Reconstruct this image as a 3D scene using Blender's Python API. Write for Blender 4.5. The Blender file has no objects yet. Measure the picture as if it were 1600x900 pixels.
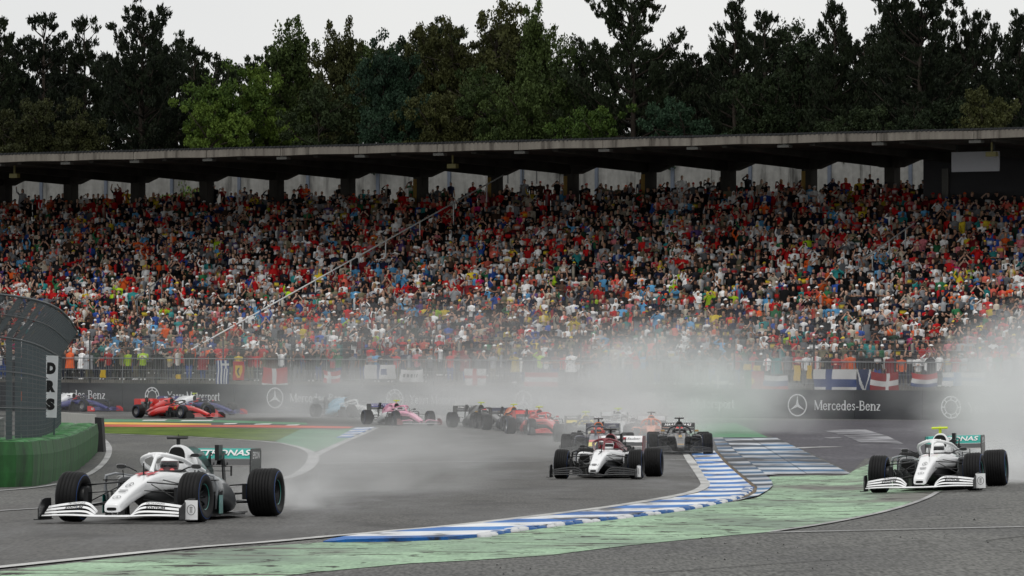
import bpy, math, random
import numpy as np
from mathutils import Vector, Matrix

# ------------------------------------------------------------------ camera, world, sun, exposure
SC = bpy.context.scene
F = 7600.0                      # focal length in pixels of the 1600 px wide frame
CAM_Z = 3.35
HORIZON = 550.0
PITCH = math.atan((HORIZON - 450.0) / F)
cam = bpy.data.cameras.new("camera")
cam.sensor_width = 36.0
cam.lens = F / 1600.0 * 36.0
cam.clip_start = 1.0
cam.clip_end = 6000.0
cam_ob = bpy.data.objects.new("camera", cam)
cam_ob.location = (0, 0, CAM_Z)
cam_ob.rotation_euler = (math.radians(90) + PITCH, 0, 0)
SC.collection.objects.link(cam_ob)
SC.camera = cam_ob

SUN_EL, SUN_AZ = 64.0, 200.0
world = bpy.data.worlds.new("World")
SC.world = world
world.use_nodes = True
wn = world.node_tree.nodes
wl = world.node_tree.links
for n_ in list(wn):
    wn.remove(n_)
w_out = wn.new("ShaderNodeOutputWorld")
w_bg = wn.new("ShaderNodeBackground")
w_bg.inputs["Strength"].default_value = 0.1
w_sky = wn.new("ShaderNodeTexSky")
w_sky.sky_type = 'NISHITA'
w_sky.sun_disc = False
w_sky.sun_elevation = math.radians(SUN_EL)
w_sky.sun_rotation = math.radians(SUN_AZ)
w_hs = wn.new("ShaderNodeHueSaturation")
w_hs.inputs["Saturation"].default_value = 0.25
w_co = wn.new("ShaderNodeTexCoord")
w_no = wn.new("ShaderNodeTexNoise")
w_no.inputs["Scale"].default_value = 3.0
w_no.inputs["Detail"].default_value = 5.0
w_ra = wn.new("ShaderNodeValToRGB")
w_ra.color_ramp.elements[0].position = 0.3
w_ra.color_ramp.elements[0].color = (7.6, 7.7, 7.8, 1)
w_ra.color_ramp.elements[1].position = 0.7
w_ra.color_ramp.elements[1].color = (9.3, 9.25, 9.0, 1)
w_mx = wn.new("ShaderNodeMixRGB")
w_mx.inputs[0].default_value = 0.88
wl.new(w_co.outputs["Generated"], w_no.inputs["Vector"])
wl.new(w_no.outputs["Fac"], w_ra.inputs[0])
wl.new(w_sky.outputs[0], w_hs.inputs["Color"])
wl.new(w_hs.outputs[0], w_mx.inputs[1])
wl.new(w_ra.outputs[0], w_mx.inputs[2])
wl.new(w_mx.outputs[0], w_bg.inputs["Color"])
wl.new(w_bg.outputs[0], w_out.inputs["Surface"])

sun = bpy.data.lights.new("sun", 'SUN')
sun.energy = 1.0
sun.angle = math.radians(25)
sun.color = (1.0, 0.97, 0.93)
sun_ob = bpy.data.objects.new("sun", sun)
# light comes from behind the camera, a little to the left, high up
az = math.radians(SUN_AZ)
_sd = Vector((math.sin(az) * math.cos(math.radians(SUN_EL)), math.cos(az) * math.cos(math.radians(SUN_EL)), math.sin(math.radians(SUN_EL))))
sun_ob.rotation_euler = _sd.to_track_quat('Z', 'Y').to_euler()
SC.collection.objects.link(sun_ob)

SC.view_settings.view_transform = 'Standard'
SC.view_settings.look = 'None'
SC.view_settings.exposure = 0.0
SC.view_settings.gamma = 1.0
SC.view_settings.use_curve_mapping = False
SC.render.engine = 'CYCLES'
SC.cycles.use_denoising = True
SC.cycles.max_bounces = 5
SC.cycles.diffuse_bounces = 2
SC.cycles.glossy_bounces = 2
SC.cycles.transparent_max_bounces = 8
SC.cycles.volume_bounces = 2
SC.cycles.volume_step_rate = 1.5
SC.cycles.volume_max_steps = 96

# ------------------------------------------------------------------ helpers
rng = random.Random(11)
COL = SC.collection


def lin(r, g, b):
    f = lambda c: c / 12.92 if c <= 0.04045 else ((c + 0.055) / 1.055) ** 2.4
    return (f(r / 255.0), f(g / 255.0), f(b / 255.0))


_mats = {}


def M(name, rgb, rough=0.5, metal=0.0, var=0.12, scale=6.0, spec=0.5, coat=0.0, bump=0.0, bscale=40.0, alpha=1.0):
    """A principled material whose colour is broken up by object-space noise."""
    if name in _mats:
        return _mats[name]
    m = bpy.data.materials.new(name)
    m.use_nodes = True
    nt = m.node_tree
    b = nt.nodes["Principled BSDF"]
    b.inputs["Roughness"].default_value = rough
    b.inputs["Metallic"].default_value = metal
    b.inputs["Specular IOR Level"].default_value = spec
    b.inputs["Coat Weight"].default_value = coat
    b.inputs["Coat Roughness"].default_value = 0.08
    co = nt.nodes.new("ShaderNodeTexCoord")
    no = nt.nodes.new("ShaderNodeTexNoise")
    no.inputs["Scale"].default_value = scale
    no.inputs["Detail"].default_value = 4.0
    nt.links.new(co.outputs["Object"], no.inputs["Vector"])
    mx = nt.nodes.new("ShaderNodeMixRGB")
    mx.inputs[1].default_value = tuple(max(0, c * (1 - var)) for c in rgb) + (1,)
    mx.inputs[2].default_value = tuple(min(1, c * (1 + var)) for c in rgb) + (1,)
    nt.links.new(no.outputs["Fac"], mx.inputs[0])
    nt.links.new(mx.outputs[0], b.inputs["Base Color"])
    if bump:
        bn = nt.nodes.new("ShaderNodeTexNoise")
        bn.inputs["Scale"].default_value = bscale
        nt.links.new(co.outputs["Object"], bn.inputs["Vector"])
        bp = nt.nodes.new("ShaderNodeBump")
        bp.inputs["Strength"].default_value = bump
        bp.inputs["Distance"].default_value = 0.05
        nt.links.new(bn.outputs["Fac"], bp.inputs["Height"])
        nt.links.new(bp.outputs[0], b.inputs["Normal"])
    _mats[name] = m
    return m


def ramp_mat(name, cols, scale=(1, 1, 1), detail=6.0, rough=0.8, spec=0.3, pos=None, bump=0.0, nscale=1.0, fine=0.0, fine_scale=30.0, coord="Object", rough2=None, distort=0.0, fine_map=None, streak=None):
    """Noise -> colour ramp material; cols are linear rgb, spread along the ramp."""
    m = bpy.data.materials.new(name)
    m.use_nodes = True
    nt = m.node_tree
    b = nt.nodes["Principled BSDF"]
    b.inputs["Roughness"].default_value = rough
    b.inputs["Specular IOR Level"].default_value = spec
    co = nt.nodes.new("ShaderNodeTexCoord")
    mp = nt.nodes.new("ShaderNodeMapping")
    mp.inputs["Scale"].default_value = scale
    nt.links.new(co.outputs[coord], mp.inputs["Vector"])
    no = nt.nodes.new("ShaderNodeTexNoise")
    no.inputs["Scale"].default_value = nscale
    no.inputs["Detail"].default_value = detail
    no.inputs["Roughness"].default_value = 0.62
    no.inputs["Distortion"].default_value = distort
    nt.links.new(mp.outputs[0], no.inputs["Vector"])
    cr = nt.nodes.new("ShaderNodeValToRGB")
    el = cr.color_ramp.elements
    n = len(cols)
    pos = pos or [0.3 + 0.4 * i / max(1, n - 1) for i in range(n)]
    while len(el) < n:
        el.new(0.5)
    for i in range(n):
        el[i].position = pos[i]
        el[i].color = tuple(cols[i]) + (1,)
    nt.links.new(no.outputs["Fac"], cr.inputs[0])
    out = cr.outputs[0]
    if fine:
        fn = nt.nodes.new("ShaderNodeTexNoise")
        fn.inputs["Scale"].default_value = fine_scale
        fn.inputs["Detail"].default_value = 2.0
        if fine_map:
            fm = nt.nodes.new("ShaderNodeMapping")
            fm.inputs["Scale"].default_value = fine_map
            nt.links.new(co.outputs[coord], fm.inputs["Vector"])
            nt.links.new(fm.outputs[0], fn.inputs["Vector"])
        else:
            nt.links.new(co.outputs[coord], fn.inputs["Vector"])
        mr = nt.nodes.new("ShaderNodeMapRange")
        mr.inputs["From Min"].default_value = 0.25
        mr.inputs["From Max"].default_value = 0.75
        mr.inputs["To Min"].default_value = 1 - fine
        mr.inputs["To Max"].default_value = 1 + fine
        nt.links.new(fn.outputs["Fac"], mr.inputs["Value"])
        mul = nt.nodes.new("ShaderNodeMixRGB")
        mul.blend_type = 'MULTIPLY'
        mul.inputs[0].default_value = 1.0
        nt.links.new(out, mul.inputs[1])
        nt.links.new(mr.outputs[0], mul.inputs[2])
        out = mul.outputs[0]
        if bump:
            bp = nt.nodes.new("ShaderNodeBump")
            bp.inputs["Strength"].default_value = bump
            bp.inputs["Distance"].default_value = 0.02
            nt.links.new(fn.outputs["Fac"], bp.inputs["Height"])
            nt.links.new(bp.outputs[0], b.inputs["Normal"])
    if streak:
        # worn-through marks and asphalt specks: (colour, mapping scale, threshold, softness)
        for sc_, smap, th, sf in streak:
            sm_ = nt.nodes.new("ShaderNodeMapping")
            sm_.inputs["Scale"].default_value = smap
            nt.links.new(co.outputs[coord], sm_.inputs["Vector"])
            sn = nt.nodes.new("ShaderNodeTexNoise")
            sn.inputs["Scale"].default_value = 1.0
            sn.inputs["Detail"].default_value = 5.0
            sn.inputs["Roughness"].default_value = 0.6
            nt.links.new(sm_.outputs[0], sn.inputs["Vector"])
            sr = nt.nodes.new("ShaderNodeMapRange")
            sr.inputs["From Min"].default_value = th - sf
            sr.inputs["From Max"].default_value = th + sf
            nt.links.new(sn.outputs["Fac"], sr.inputs["Value"])
            sx = nt.nodes.new("ShaderNodeMixRGB")
            nt.links.new(sr.outputs[0], sx.inputs[0])
            nt.links.new(out, sx.inputs[1])
            sx.inputs[2].default_value = tuple(sc_) + (1,)
            out = sx.outputs[0]
    if rough2 is not None:
        rr = nt.nodes.new("ShaderNodeMapRange")
        rr.inputs["From Min"].default_value = 0.35
        rr.inputs["From Max"].default_value = 0.65
        rr.inputs["To Min"].default_value = rough
        rr.inputs["To Max"].default_value = rough2
        nt.links.new(no.outputs["Fac"], rr.inputs["Value"])
        nt.links.new(rr.outputs[0], b.inputs["Roughness"])
    nt.links.new(out, b.inputs["Base Color"])
    _mats[name] = m
    return m


def attr_mat(name, rough=0.85, spec=0.2, sat_noise=0.15):
    """Colour read from the mesh's own per-vertex cloth and skin colours."""
    m = bpy.data.materials.new(name)
    m.use_nodes = True
    nt = m.node_tree
    b = nt.nodes["Principled BSDF"]
    b.inputs["Roughness"].default_value = rough
    b.inputs["Specular IOR Level"].default_value = spec
    a = nt.nodes.new("ShaderNodeAttribute")
    a.attribute_name = "tint"
    co = nt.nodes.new("ShaderNodeTexCoord")
    no = nt.nodes.new("ShaderNodeTexNoise")
    no.inputs["Scale"].default_value = 9.0
    nt.links.new(co.outputs["Object"], no.inputs["Vector"])
    mr = nt.nodes.new("ShaderNodeMapRange")
    mr.inputs["To Min"].default_value = 1 - sat_noise
    mr.inputs["To Max"].default_value = 1 + sat_noise
    nt.links.new(no.outputs["Fac"], mr.inputs["Value"])
    mu = nt.nodes.new("ShaderNodeMixRGB")
    mu.blend_type = 'MULTIPLY'
    mu.inputs[0].default_value = 1.0
    nt.links.new(a.outputs["Color"], mu.inputs[1])
    nt.links.new(mr.outputs[0], mu.inputs[2])
    nt.links.new(mu.outputs[0], b.inputs["Base Color"])
    _mats[name] = m
    return m


def tag(o, label=None, cat=None, group=None, kind=None):
    if label:
        o["label"] = label
    if cat:
        o["category"] = cat
    if group:
        o["group"] = group
    if kind:
        o["kind"] = kind
    return o


def empty(name, loc=(0, 0, 0), rot=(0, 0, 0), parent=None):
    o = bpy.data.objects.new(name, None)
    o.location = loc
    o.rotation_euler = rot
    o.empty_display_size = 0.2
    if parent:
        o.parent = parent
    COL.objects.link(o)
    return o


def put(name, mesh, mat=None, parent=None, loc=(0, 0, 0), rot=(0, 0, 0), scale=(1, 1, 1)):
    """Link a mesh as an object; the material sits on the object so that meshes can be shared."""
    o = bpy.data.objects.new(name, mesh)
    o.location = loc
    o.rotation_euler = rot
    o.scale = scale
    if parent:
        o.parent = parent
    COL.objects.link(o)
    if mat is not None:
        if not mesh.materials:
            mesh.materials.append(mat)
        o.material_slots[0].link = 'OBJECT'
        o.material_slots[0].material = mat
    return o


def np_mesh(name, v, f, smooth=False):
    """Mesh from numpy arrays: v (n,3), f (m,k) with k = 3 or 4."""
    me = bpy.data.meshes.new(name)
    v = np.asarray(v, dtype=np.float32)
    f = np.asarray(f, dtype=np.int32)
    me.vertices.add(len(v))
    me.vertices.foreach_set("co", v.ravel())
    k = f.shape[1]
    me.loops.add(f.size)
    me.loops.foreach_set("vertex_index", f.ravel())
    me.polygons.add(len(f))
    me.polygons.foreach_set("loop_start", np.arange(0, f.size, k, dtype=np.int32))
    me.polygons.foreach_set("loop_total", np.full(len(f), k, dtype=np.int32))
    if smooth:
        me.polygons.foreach_set("use_smooth", np.ones(len(f), dtype=bool))
    me.update(calc_edges=True)
    return me


def set_tint(me, cols):
    a = me.color_attributes.new("tint", 'FLOAT_COLOR', 'POINT')
    c = np.ones((len(me.vertices), 4), dtype=np.float32)
    c[:, :3] = cols
    a.data.foreach_set("color", c.ravel())


class MB:
    """Collects shapes into one mesh."""

    def __init__(s):
        s.v = []
        s.f = []
        s.m = []

    def add(s, verts, faces, mi=0):
        o = len(s.v)
        s.v += [tuple(p) for p in verts]
        s.f += [tuple(i + o for i in q) for q in faces]
        s.m += [mi] * len(faces)
        return s

    def box(s, x0, x1, y0, y1, z0, z1, mi=0):
        return s.add([(x0, y0, z0), (x1, y0, z0), (x1, y1, z0), (x0, y1, z0), (x0, y0, z1), (x1, y0, z1), (x1, y1, z1), (x0, y1, z1)],
                     [(0, 3, 2, 1), (4, 5, 6, 7), (0, 1, 5, 4), (1, 2, 6, 5), (2, 3, 7, 6), (3, 0, 4, 7)], mi)

    def hexa(s, p, mi=0):
        """Eight corners, bottom ring then top ring."""
        return s.add(p, [(0, 3, 2, 1), (4, 5, 6, 7), (0, 1, 5, 4), (1, 2, 6, 5), (2, 3, 7, 6), (3, 0, 4, 7)], mi)

    def rings(s, rs, cap=True, mi=0, closed=True):
        n = len(rs[0])
        vs = [p for r in rs for p in r]
        fs = []
        for i in range(len(rs) - 1):
            for j in range(n if closed else n - 1):
                k = (j + 1) % n
                fs.append((i * n + j, i * n + k, (i + 1) * n + k, (i + 1) * n + j))
        if cap:
            fs.append(tuple(reversed(range(n))))
            fs.append(tuple((len(rs) - 1) * n + j for j in range(n)))
        return s.add(vs, fs, mi)

    def tube(s, pts, rad, n=6, mi=0, flat=None):
        pts = [Vector(p) for p in pts]
        if not isinstance(rad, (list, tuple)):
            rad = [rad] * len(pts)
        rs = []
        prev = None
        for i, p in enumerate(pts):
            d = (pts[min(i + 1, len(pts) - 1)] - pts[max(i - 1, 0)]).normalized()
            if prev is None:
                up = Vector((0, 0, 1)) if abs(d.z) < 0.9 else Vector((0, 1, 0))
                a = d.cross(up).normalized()
            else:
                a = (prev - d * prev.dot(d)).normalized()
            prev = a
            b = d.cross(a)
            r = rad[i]
            fl = flat if flat else 1.0
            rs.append([p + a * (r * math.cos(2 * math.pi * j / n)) + b * (r * fl * math.sin(2 * math.pi * j / n)) for j in range(n)])
        return s.rings(rs, True, mi)

    def mesh(s, name="mesh", smooth=False, mats=None):
        me = bpy.data.meshes.new(name)
        me.from_pydata(s.v, [], s.f)
        if mats:
            for m in mats:
                me.materials.append(m)
            me.polygons.foreach_set("material_index", s.m)
        if smooth:
            me.polygons.foreach_set("use_smooth", [True] * len(me.polygons))
        me.update()
        return me

    def put(s, name, mat=None, parent=None, smooth=False, mats=None, **kw):
        me = s.mesh(name, smooth, mats)
        return put(name, me, mat if not mats else None, parent, **kw)


def smooth_by_angle(me, ang=40):
    me.polygons.foreach_set("use_smooth", [True] * len(me.polygons))
    try:
        me.set_sharp_from_angle(angle=math.radians(ang))
    except Exception:
        pass
    return me


# ------------------------------------------------------------------ pixel and terrain geometry
_hd = [0, 44, 64, 88, 115, 143, 185, 225, 245, 280, 320, 9000]
_hz = [1.75, 1.30, 1.09, 0.78, 0.42, 0.21, 0.03, 0.0, 0.04, 0.1, 0.1, 0.1]
_hx = np.array(_hd, float)
_hv = np.array(_hz, float)
_sl = np.gradient(_hv, _hx)


def h0(d):
    d = np.asarray(d, dtype=float)
    i = np.clip(np.searchsorted(_hx, d) - 1, 0, len(_hx) - 2)
    w = _hx[i + 1] - _hx[i]
    t = np.clip((d - _hx[i]) / w, 0, 1)
    a, b = _hv[i], _hv[i + 1]
    ma, mb = _sl[i] * w, _sl[i + 1] * w
    return (2 * t**3 - 3 * t**2 + 1) * a + (t**3 - 2 * t**2 + t) * ma + (-2 * t**3 + 3 * t**2) * b + (t**3 - t**2) * mb


def sstep(a, b, x):
    t = np.clip((np.asarray(x, float) - a) / (b - a), 0, 1)
    return t * t * (3 - 2 * t)


_HT = [float(v) for v in h0(np.arange(0, 1000.5, 0.5))]


def _ss(a, b, x):
    t = min(1.0, max(0.0, (x - a) / (b - a)))
    return t * t * (3 - 2 * t)


def hs(x, d):
    """Ground height at one point (fast, from a table)."""
    u = min(max(d, 0.0), 999.0) * 2
    i = int(u)
    z = _HT[i] * (1 - (u - i)) + _HT[i + 1] * (u - i)
    w = x - 4.5
    if w > 0 and 50 < d < 140:
        z += 0.035 * w * w / (w + 1.5) * _ss(50, 78, d) * (1 - _ss(104, 140, d)) * (1 - _ss(14, 30, x))
    return z


def hgt(x, d):
    """Ground height: the track falls away from the camera; the run-off on the right is banked."""
    if np.ndim(x) == 0:
        return hs(float(x), float(d))
    w = sstep(50, 78, d) * (1 - sstep(104, 140, d))
    u = np.asarray(x, float) - 4.5
    return h0(d) + 0.035 * np.where(u > 0, u * u / (u + 1.5), 0) * w * (1 - sstep(14, 30, x))


def ray(px, py):
    xc, yc = (px - 800.0) / F, (450.0 - py) / F
    y = math.cos(PITCH) - yc * math.sin(PITCH)
    z = math.sin(PITCH) + yc * math.cos(PITCH)
    return xc / y, z / y


def P(px, py, d):
    a, c = ray(px, py)
    return Vector((a * d, d, CAM_Z + c * d))


def G(px, py, lift=0.0):
    """Where the ray through a pixel meets the ground."""
    a, c = ray(px, py)
    lo, hi = 12.0, 900.0
    for _ in range(40):
        m = 0.5 * (lo + hi)
        if CAM_Z + c * m > hs(a * m, m):
            lo = m
        else:
            hi = m
    d = 0.5 * (lo + hi)
    return Vector((a * d, d, float(hgt(a * d, d)) + lift))


def resample(pts, n):
    pts = np.array(pts, float)
    if len(pts) == 1:
        return np.repeat(pts, n, 0)
    s = np.concatenate([[0], np.cumsum(np.linalg.norm(np.diff(pts, axis=0), axis=1))])
    u = np.linspace(0, s[-1], n)
    return np.stack([np.interp(u, s, pts[:, k]) for k in range(pts.shape[1])], 1)


def ground_sheet(name, mat, left, right, lift, nu=40, nv=6, parent=None):
    """A sheet on the ground between two pixel polylines."""
    A, B = resample(left, nu), resample(right, nu)
    vs, fs = [], []
    for i in range(nu):
        for j in range(nv + 1):
            q = A[i] * (1 - j / nv) + B[i] * (j / nv)
            vs.append(G(q[0], q[1], lift))
    w = nv + 1
    for i in range(nu - 1):
        for j in range(nv):
            fs.append((i * w + j, i * w + j + 1, (i + 1) * w + j + 1, (i + 1) * w + j))
    me = bpy.data.meshes.new(name)
    me.from_pydata(vs, [], fs)
    me.update()
    if me.polygons[0].normal.z < 0:
        me.flip_normals()
    return put(name, me, mat, parent)


def chaikin(pts, it=2):
    pts = [np.array(p, float) for p in pts]
    for _ in range(it):
        o = [pts[0]]
        for a, b in zip(pts[:-1], pts[1:]):
            o += [a * 0.75 + b * 0.25, a * 0.25 + b * 0.75]
        pts = o + [pts[-1]]
    return pts


def ground_line(name, mat, px, width, lift, n=None, parent=None, smooth=2):
    """A painted line of true width (metres) along a pixel polyline on the ground."""
    W = [G(p[0], p[1]) for p in px]
    pts = chaikin([(w.x, w.y) for w in W], smooth)
    L = sum(np.linalg.norm(b - a) for a, b in zip(pts[:-1], pts[1:]))
    n = n or int(max(8, min(160, L / 0.8)))
    q = resample(pts, n)
    if not isinstance(width, (list, tuple)):
        width = [width, width]
    wd = np.interp(np.linspace(0, 1, n), np.linspace(0, 1, len(width)), width)
    tn = np.gradient(q, axis=0)
    tn /= np.linalg.norm(tn, axis=1)[:, None] + 1e-9
    nr = np.stack([-tn[:, 1], tn[:, 0]], 1)
    vs, fs = [], []
    for i in range(n):
        for sgn in (-1, 0, 1):
            x, y = q[i] + nr[i] * sgn * wd[i] / 2
            vs.append((x, y, float(hgt(x, y)) + lift))
    for i in range(n - 1):
        for j in range(2):
            fs.append((i * 3 + j, i * 3 + j + 1, (i + 1) * 3 + j + 1, (i + 1) * 3 + j))
    me = bpy.data.meshes.new(name)
    me.from_pydata(vs, [], fs)
    me.update()
    if me.polygons[0].normal.z < 0:
        me.flip_normals()
    return put(name, me, mat, parent)


_fonts = {}


def text_mesh(txt, bold=0.0, shear=0.0, spacing=1.0):
    """Lettering as a thin mesh, cap height about 0.7, centred on its box; returns mesh, width, height."""
    key = (txt, bold, shear, spacing)
    if key in _fonts:
        return _fonts[key]
    cu = bpy.data.curves.new("lettering", 'FONT')
    cu.body = txt
    cu.offset = bold
    cu.shear = shear
    cu.space_character = spacing
    cu.resolution_u = 3
    cu.extrude = 0.0
    o = bpy.data.objects.new("lettering_tmp", cu)
    COL.objects.link(o)
    dg = bpy.context.evaluated_depsgraph_get()
    me = bpy.data.meshes.new_from_object(o.evaluated_get(dg))
    bpy.data.objects.remove(o)
    n = len(me.vertices)
    c = np.empty(n * 3, dtype=np.float32)
    me.vertices.foreach_get("co", c)
    c = c.reshape(-1, 3)
    lo, hi = c.min(0), c.max(0)
    c -= (lo + hi) / 2
    me.vertices.foreach_set("co", c.ravel())
    me.materials.clear()
    me.update()
    _fonts[key] = (me, float(hi[0] - lo[0]), float(hi[1] - lo[1]))
    return _fonts[key]


def lettering(txt, mat, parent, center, xdir, ydir, width=None, height=None, bold=0.0, shear=0.0, spacing=1.0, name="lettering"):
    """Place text in the parent's space: centre, reading direction, up direction and size."""
    me, w, h = text_mesh(txt, bold, shear, spacing)
    X, Y = Vector(xdir).normalized(), Vector(ydir)
    Y = (Y - X * Y.dot(X)).normalized()
    Z = X.cross(Y)
    sx = width / w if width else None
    sy = height / h if height else None
    sx = sx or sy
    sy = sy or sx
    o = put(name, me, mat, parent)
    mt = Matrix((X * sx, Y * sy, Z)).transposed().to_4x4()
    mt.translation = Vector(center)
    o.matrix_local = mt
    return o

# ------------------------------------------------------------------ ground
ASPHALT = ramp_mat("wet_asphalt", [lin(78, 78, 78), lin(96, 96, 94), lin(112, 112, 109)], scale=(0.5, 0.12, 1), nscale=0.6, detail=8,
                   rough=0.7, rough2=0.9, spec=0.15, fine=0.55, fine_scale=1.0, fine_map=(26, 2.6, 8),  # stretched grain puts the glint of coarse aggregate into the colour
                   streak=[(lin(58, 58, 56), (1.1, 1.6, 1), 0.66, 0.05), (lin(150, 150, 148), (40, 4.2, 1), 0.72, 0.04)])
TRACK = ramp_mat("track_asphalt", [lin(62, 61, 60), lin(80, 79, 77), lin(94, 93, 91)], scale=(0.7, 0.1, 1), nscale=0.6, detail=8,
                 rough=0.42, rough2=0.85, spec=0.25, fine=0.5, fine_scale=1.0, fine_map=(26, 2.4, 8),  # aggregate glint painted as stretched grain here too
                 streak=[(lin(60, 59, 58), (0.8, 0.25, 1), 0.62, 0.10), (lin(140, 140, 138), (40, 4.0, 1), 0.73, 0.04)])
FAR_ASPHALT = ramp_mat("smooth_dark_asphalt", [lin(62, 60, 66), lin(76, 74, 80), lin(96, 95, 100)], scale=(0.35, 0.12, 1), nscale=0.5, detail=6,
                       rough=0.6, rough2=0.85, spec=0.2, fine=0.3, fine_scale=1.0, fine_map=(9, 0.8, 4), streak=[(lin(130, 130, 134), (0.5, 0.16, 1), 0.68, 0.05)])
GREEN_PAINT = ramp_mat("worn_green_paint", [lin(136, 160, 136), lin(150, 180, 150), lin(164, 192, 164)],
                       scale=(0.9, 0.42, 1), nscale=1.0, detail=9, rough=0.65, spec=0.15, fine=0.22, fine_scale=1.0, fine_map=(20, 2.4, 4),
                       streak=[(lin(120, 138, 122), (0.5, 0.16, 1), 0.55, 0.08), (lin(112, 112, 106), (0.22, 0.09, 1), 0.575, 0.05), (lin(40, 37, 32), (2.8, 1.5, 1), 0.60, 0.015), (lin(44, 38, 32), (0.7, 2.2, 1), 0.605, 0.014), (lin(96, 92, 86), (0.35, 0.8, 1), 0.63, 0.03)])
WHITE_PAINT = ramp_mat("road_white_paint", [lin(150, 150, 148), lin(215, 215, 213), lin(228, 228, 226)], scale=(1, 0.3, 1), nscale=1.5, rough=0.6, spec=0.25,
                       pos=[0.28, 0.42, 0.7], fine=0.1, fine_scale=6.0)
WORN_WHITE = ramp_mat("worn_grey_white_paint", [lin(120, 120, 120), lin(160, 160, 160), lin(190, 190, 190)], scale=(1, 0.3, 1), nscale=1.2, rough=0.6, spec=0.25, fine=0.15)
WORN_EDGE = ramp_mat("edge_line_paint", [lin(110, 110, 110), lin(172, 172, 170), lin(200, 200, 198)], scale=(1, 0.3, 1), nscale=1.2, rough=0.6, spec=0.25, pos=[.3, .45, .7], fine=0.15)
PATCHY = ramp_mat("patchy_pale_paint", [lin(84, 83, 88), lin(120, 120, 124), lin(164, 164, 168)], scale=(0.5, 0.3, 1), nscale=1.0, rough=0.65, spec=0.2, pos=[.42, .5, .64], fine=0.2)
KERB_BLUE = ramp_mat("kerb_blue_paint", [lin(26, 40, 60), lin(18, 96, 172), lin(40, 126, 200)], scale=(0.8, 0.25, 1), nscale=1.3, rough=0.55, spec=0.3,
                     pos=[0.36, 0.46, 0.7], fine=0.15, fine_scale=4.0, streak=[(lin(40, 42, 46), (1.6, 0.5, 1), 0.66, 0.03)])
KERB_WHITE = ramp_mat("kerb_white_paint", [lin(90, 90, 92), lin(205, 208, 212), lin(235, 237, 238)], scale=(0.8, 0.25, 1), nscale=1.3, rough=0.55, spec=0.3,
                      pos=[0.36, 0.45, 0.65], fine=0.1, fine_scale=4.0, streak=[(lin(70, 70, 72), (1.6, 0.5, 1), 0.64, 0.03)])
PAD_BLUE = ramp_mat("pad_blue_paint", [lin(36, 40, 46), lin(52, 82, 108), lin(52, 116, 166)], scale=(0.3, 0.12, 1), nscale=1.0, rough=0.6, spec=0.25,
                    pos=[0.42, 0.54, 0.68], fine=0.2, fine_scale=3.0)
PAD_WHITE = ramp_mat("pad_white_paint", [lin(66, 66, 70), lin(168, 172, 178), lin(214, 217, 220)], scale=(0.3, 0.12, 1), nscale=1.0, rough=0.6, spec=0.25,
                     pos=[0.42, 0.53, 0.66], fine=0.15, fine_scale=3.0)
SOIL = ramp_mat("brown_gap_soil", [lin(70, 62, 52), lin(110, 98, 84), lin(130, 120, 104)], nscale=1.2, rough=0.9, spec=0.1, fine=0.3)
GRASS = ramp_mat("mown_grass", [lin(62, 82, 32), lin(84, 104, 40), lin(104, 122, 52)], scale=(0.8, 0.3, 1), nscale=0.8, rough=0.9, spec=0.1, fine=0.35, fine_scale=5.0, bump=0.5)
RED_PAINT = ramp_mat("worn_red_paint", [lin(150, 60, 44), lin(190, 78, 56), lin(200, 104, 80)], scale=(0.4, 0.2, 1), nscale=1.0, rough=0.6)
YELLOW_PAINT = ramp_mat("worn_yellow_paint", [lin(190, 140, 60), lin(218, 172, 70), lin(224, 190, 100)], scale=(0.4, 0.2, 1), nscale=1.0, rough=0.6)
DEEP_GREEN = ramp_mat("deep_green_paint", [lin(58, 104, 72), lin(76, 128, 92), lin(98, 146, 112)], scale=(0.4, 0.2, 1), nscale=1.0, rough=0.6)

# one ground sheet out to the horizon, fine where the camera sees it
_xs = np.concatenate([[-3000, -900, -300, -120], np.arange(-70, 70.1, 1.0), [120, 300, 900, 3000]])
_ys = np.concatenate([[-400, -60, 0, 15, 25], np.arange(30, 320.1, 1.0), [360, 450, 700, 1200, 2500, 5000]])
_X, _Y = np.meshgrid(_xs, _ys)
_Z = hgt(_X, np.maximum(_Y, 0))
_v = np.stack([_X, _Y, _Z], -1).reshape(-1, 3)
_nx = len(_xs)
_i = (np.arange(len(_ys) - 1)[:, None] * _nx + np.arange(_nx - 1)[None, :]).ravel()
ground = put("ground", np_mesh("ground", _v, np.stack([_i, _i + 1, _i + _nx + 1, _i + _nx], 1), True), ASPHALT)
tag(ground, "damp grey asphalt of the run-off in the lower right", "ground", kind="structure")

track = ground_sheet("track", TRACK,
                     [(-60, 780), (-60, 894), (0, 888), (100, 877.5), (200, 867), (300, 857), (400, 852), (516, 839), (689, 825), (800, 812), (900, 800), (975, 790), (1050, 777), (1090, 769), (1104, 759), (1092, 737), (1077, 717), (1066, 700), (1040, 684)],
                     [(-60, 780), (-30, 790), (60, 787), (165, 778), (300, 765), (443, 750), (470, 740), (488, 724), (492, 713), (520, 700), (545, 690), (583, 670), (640, 668), (720, 670), (800, 675), (880, 680), (940, 683), (1000, 684), (1040, 684)], 0.004, 120, 16)
tag(track, "racing line of dark tarmac under the leading white car", "track", kind="structure")
far_run = ground_sheet("run_off_area", FAR_ASPHALT, [(1115, 657), (1250, 657), (1420, 657), (1680, 658)], [(1216, 684), (1330, 738), (1352, 716), (1680, 700)], 0.004, 60, 14)
tag(far_run, "dark purplish asphalt apron before the advertising wall", "asphalt", kind="structure")

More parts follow.
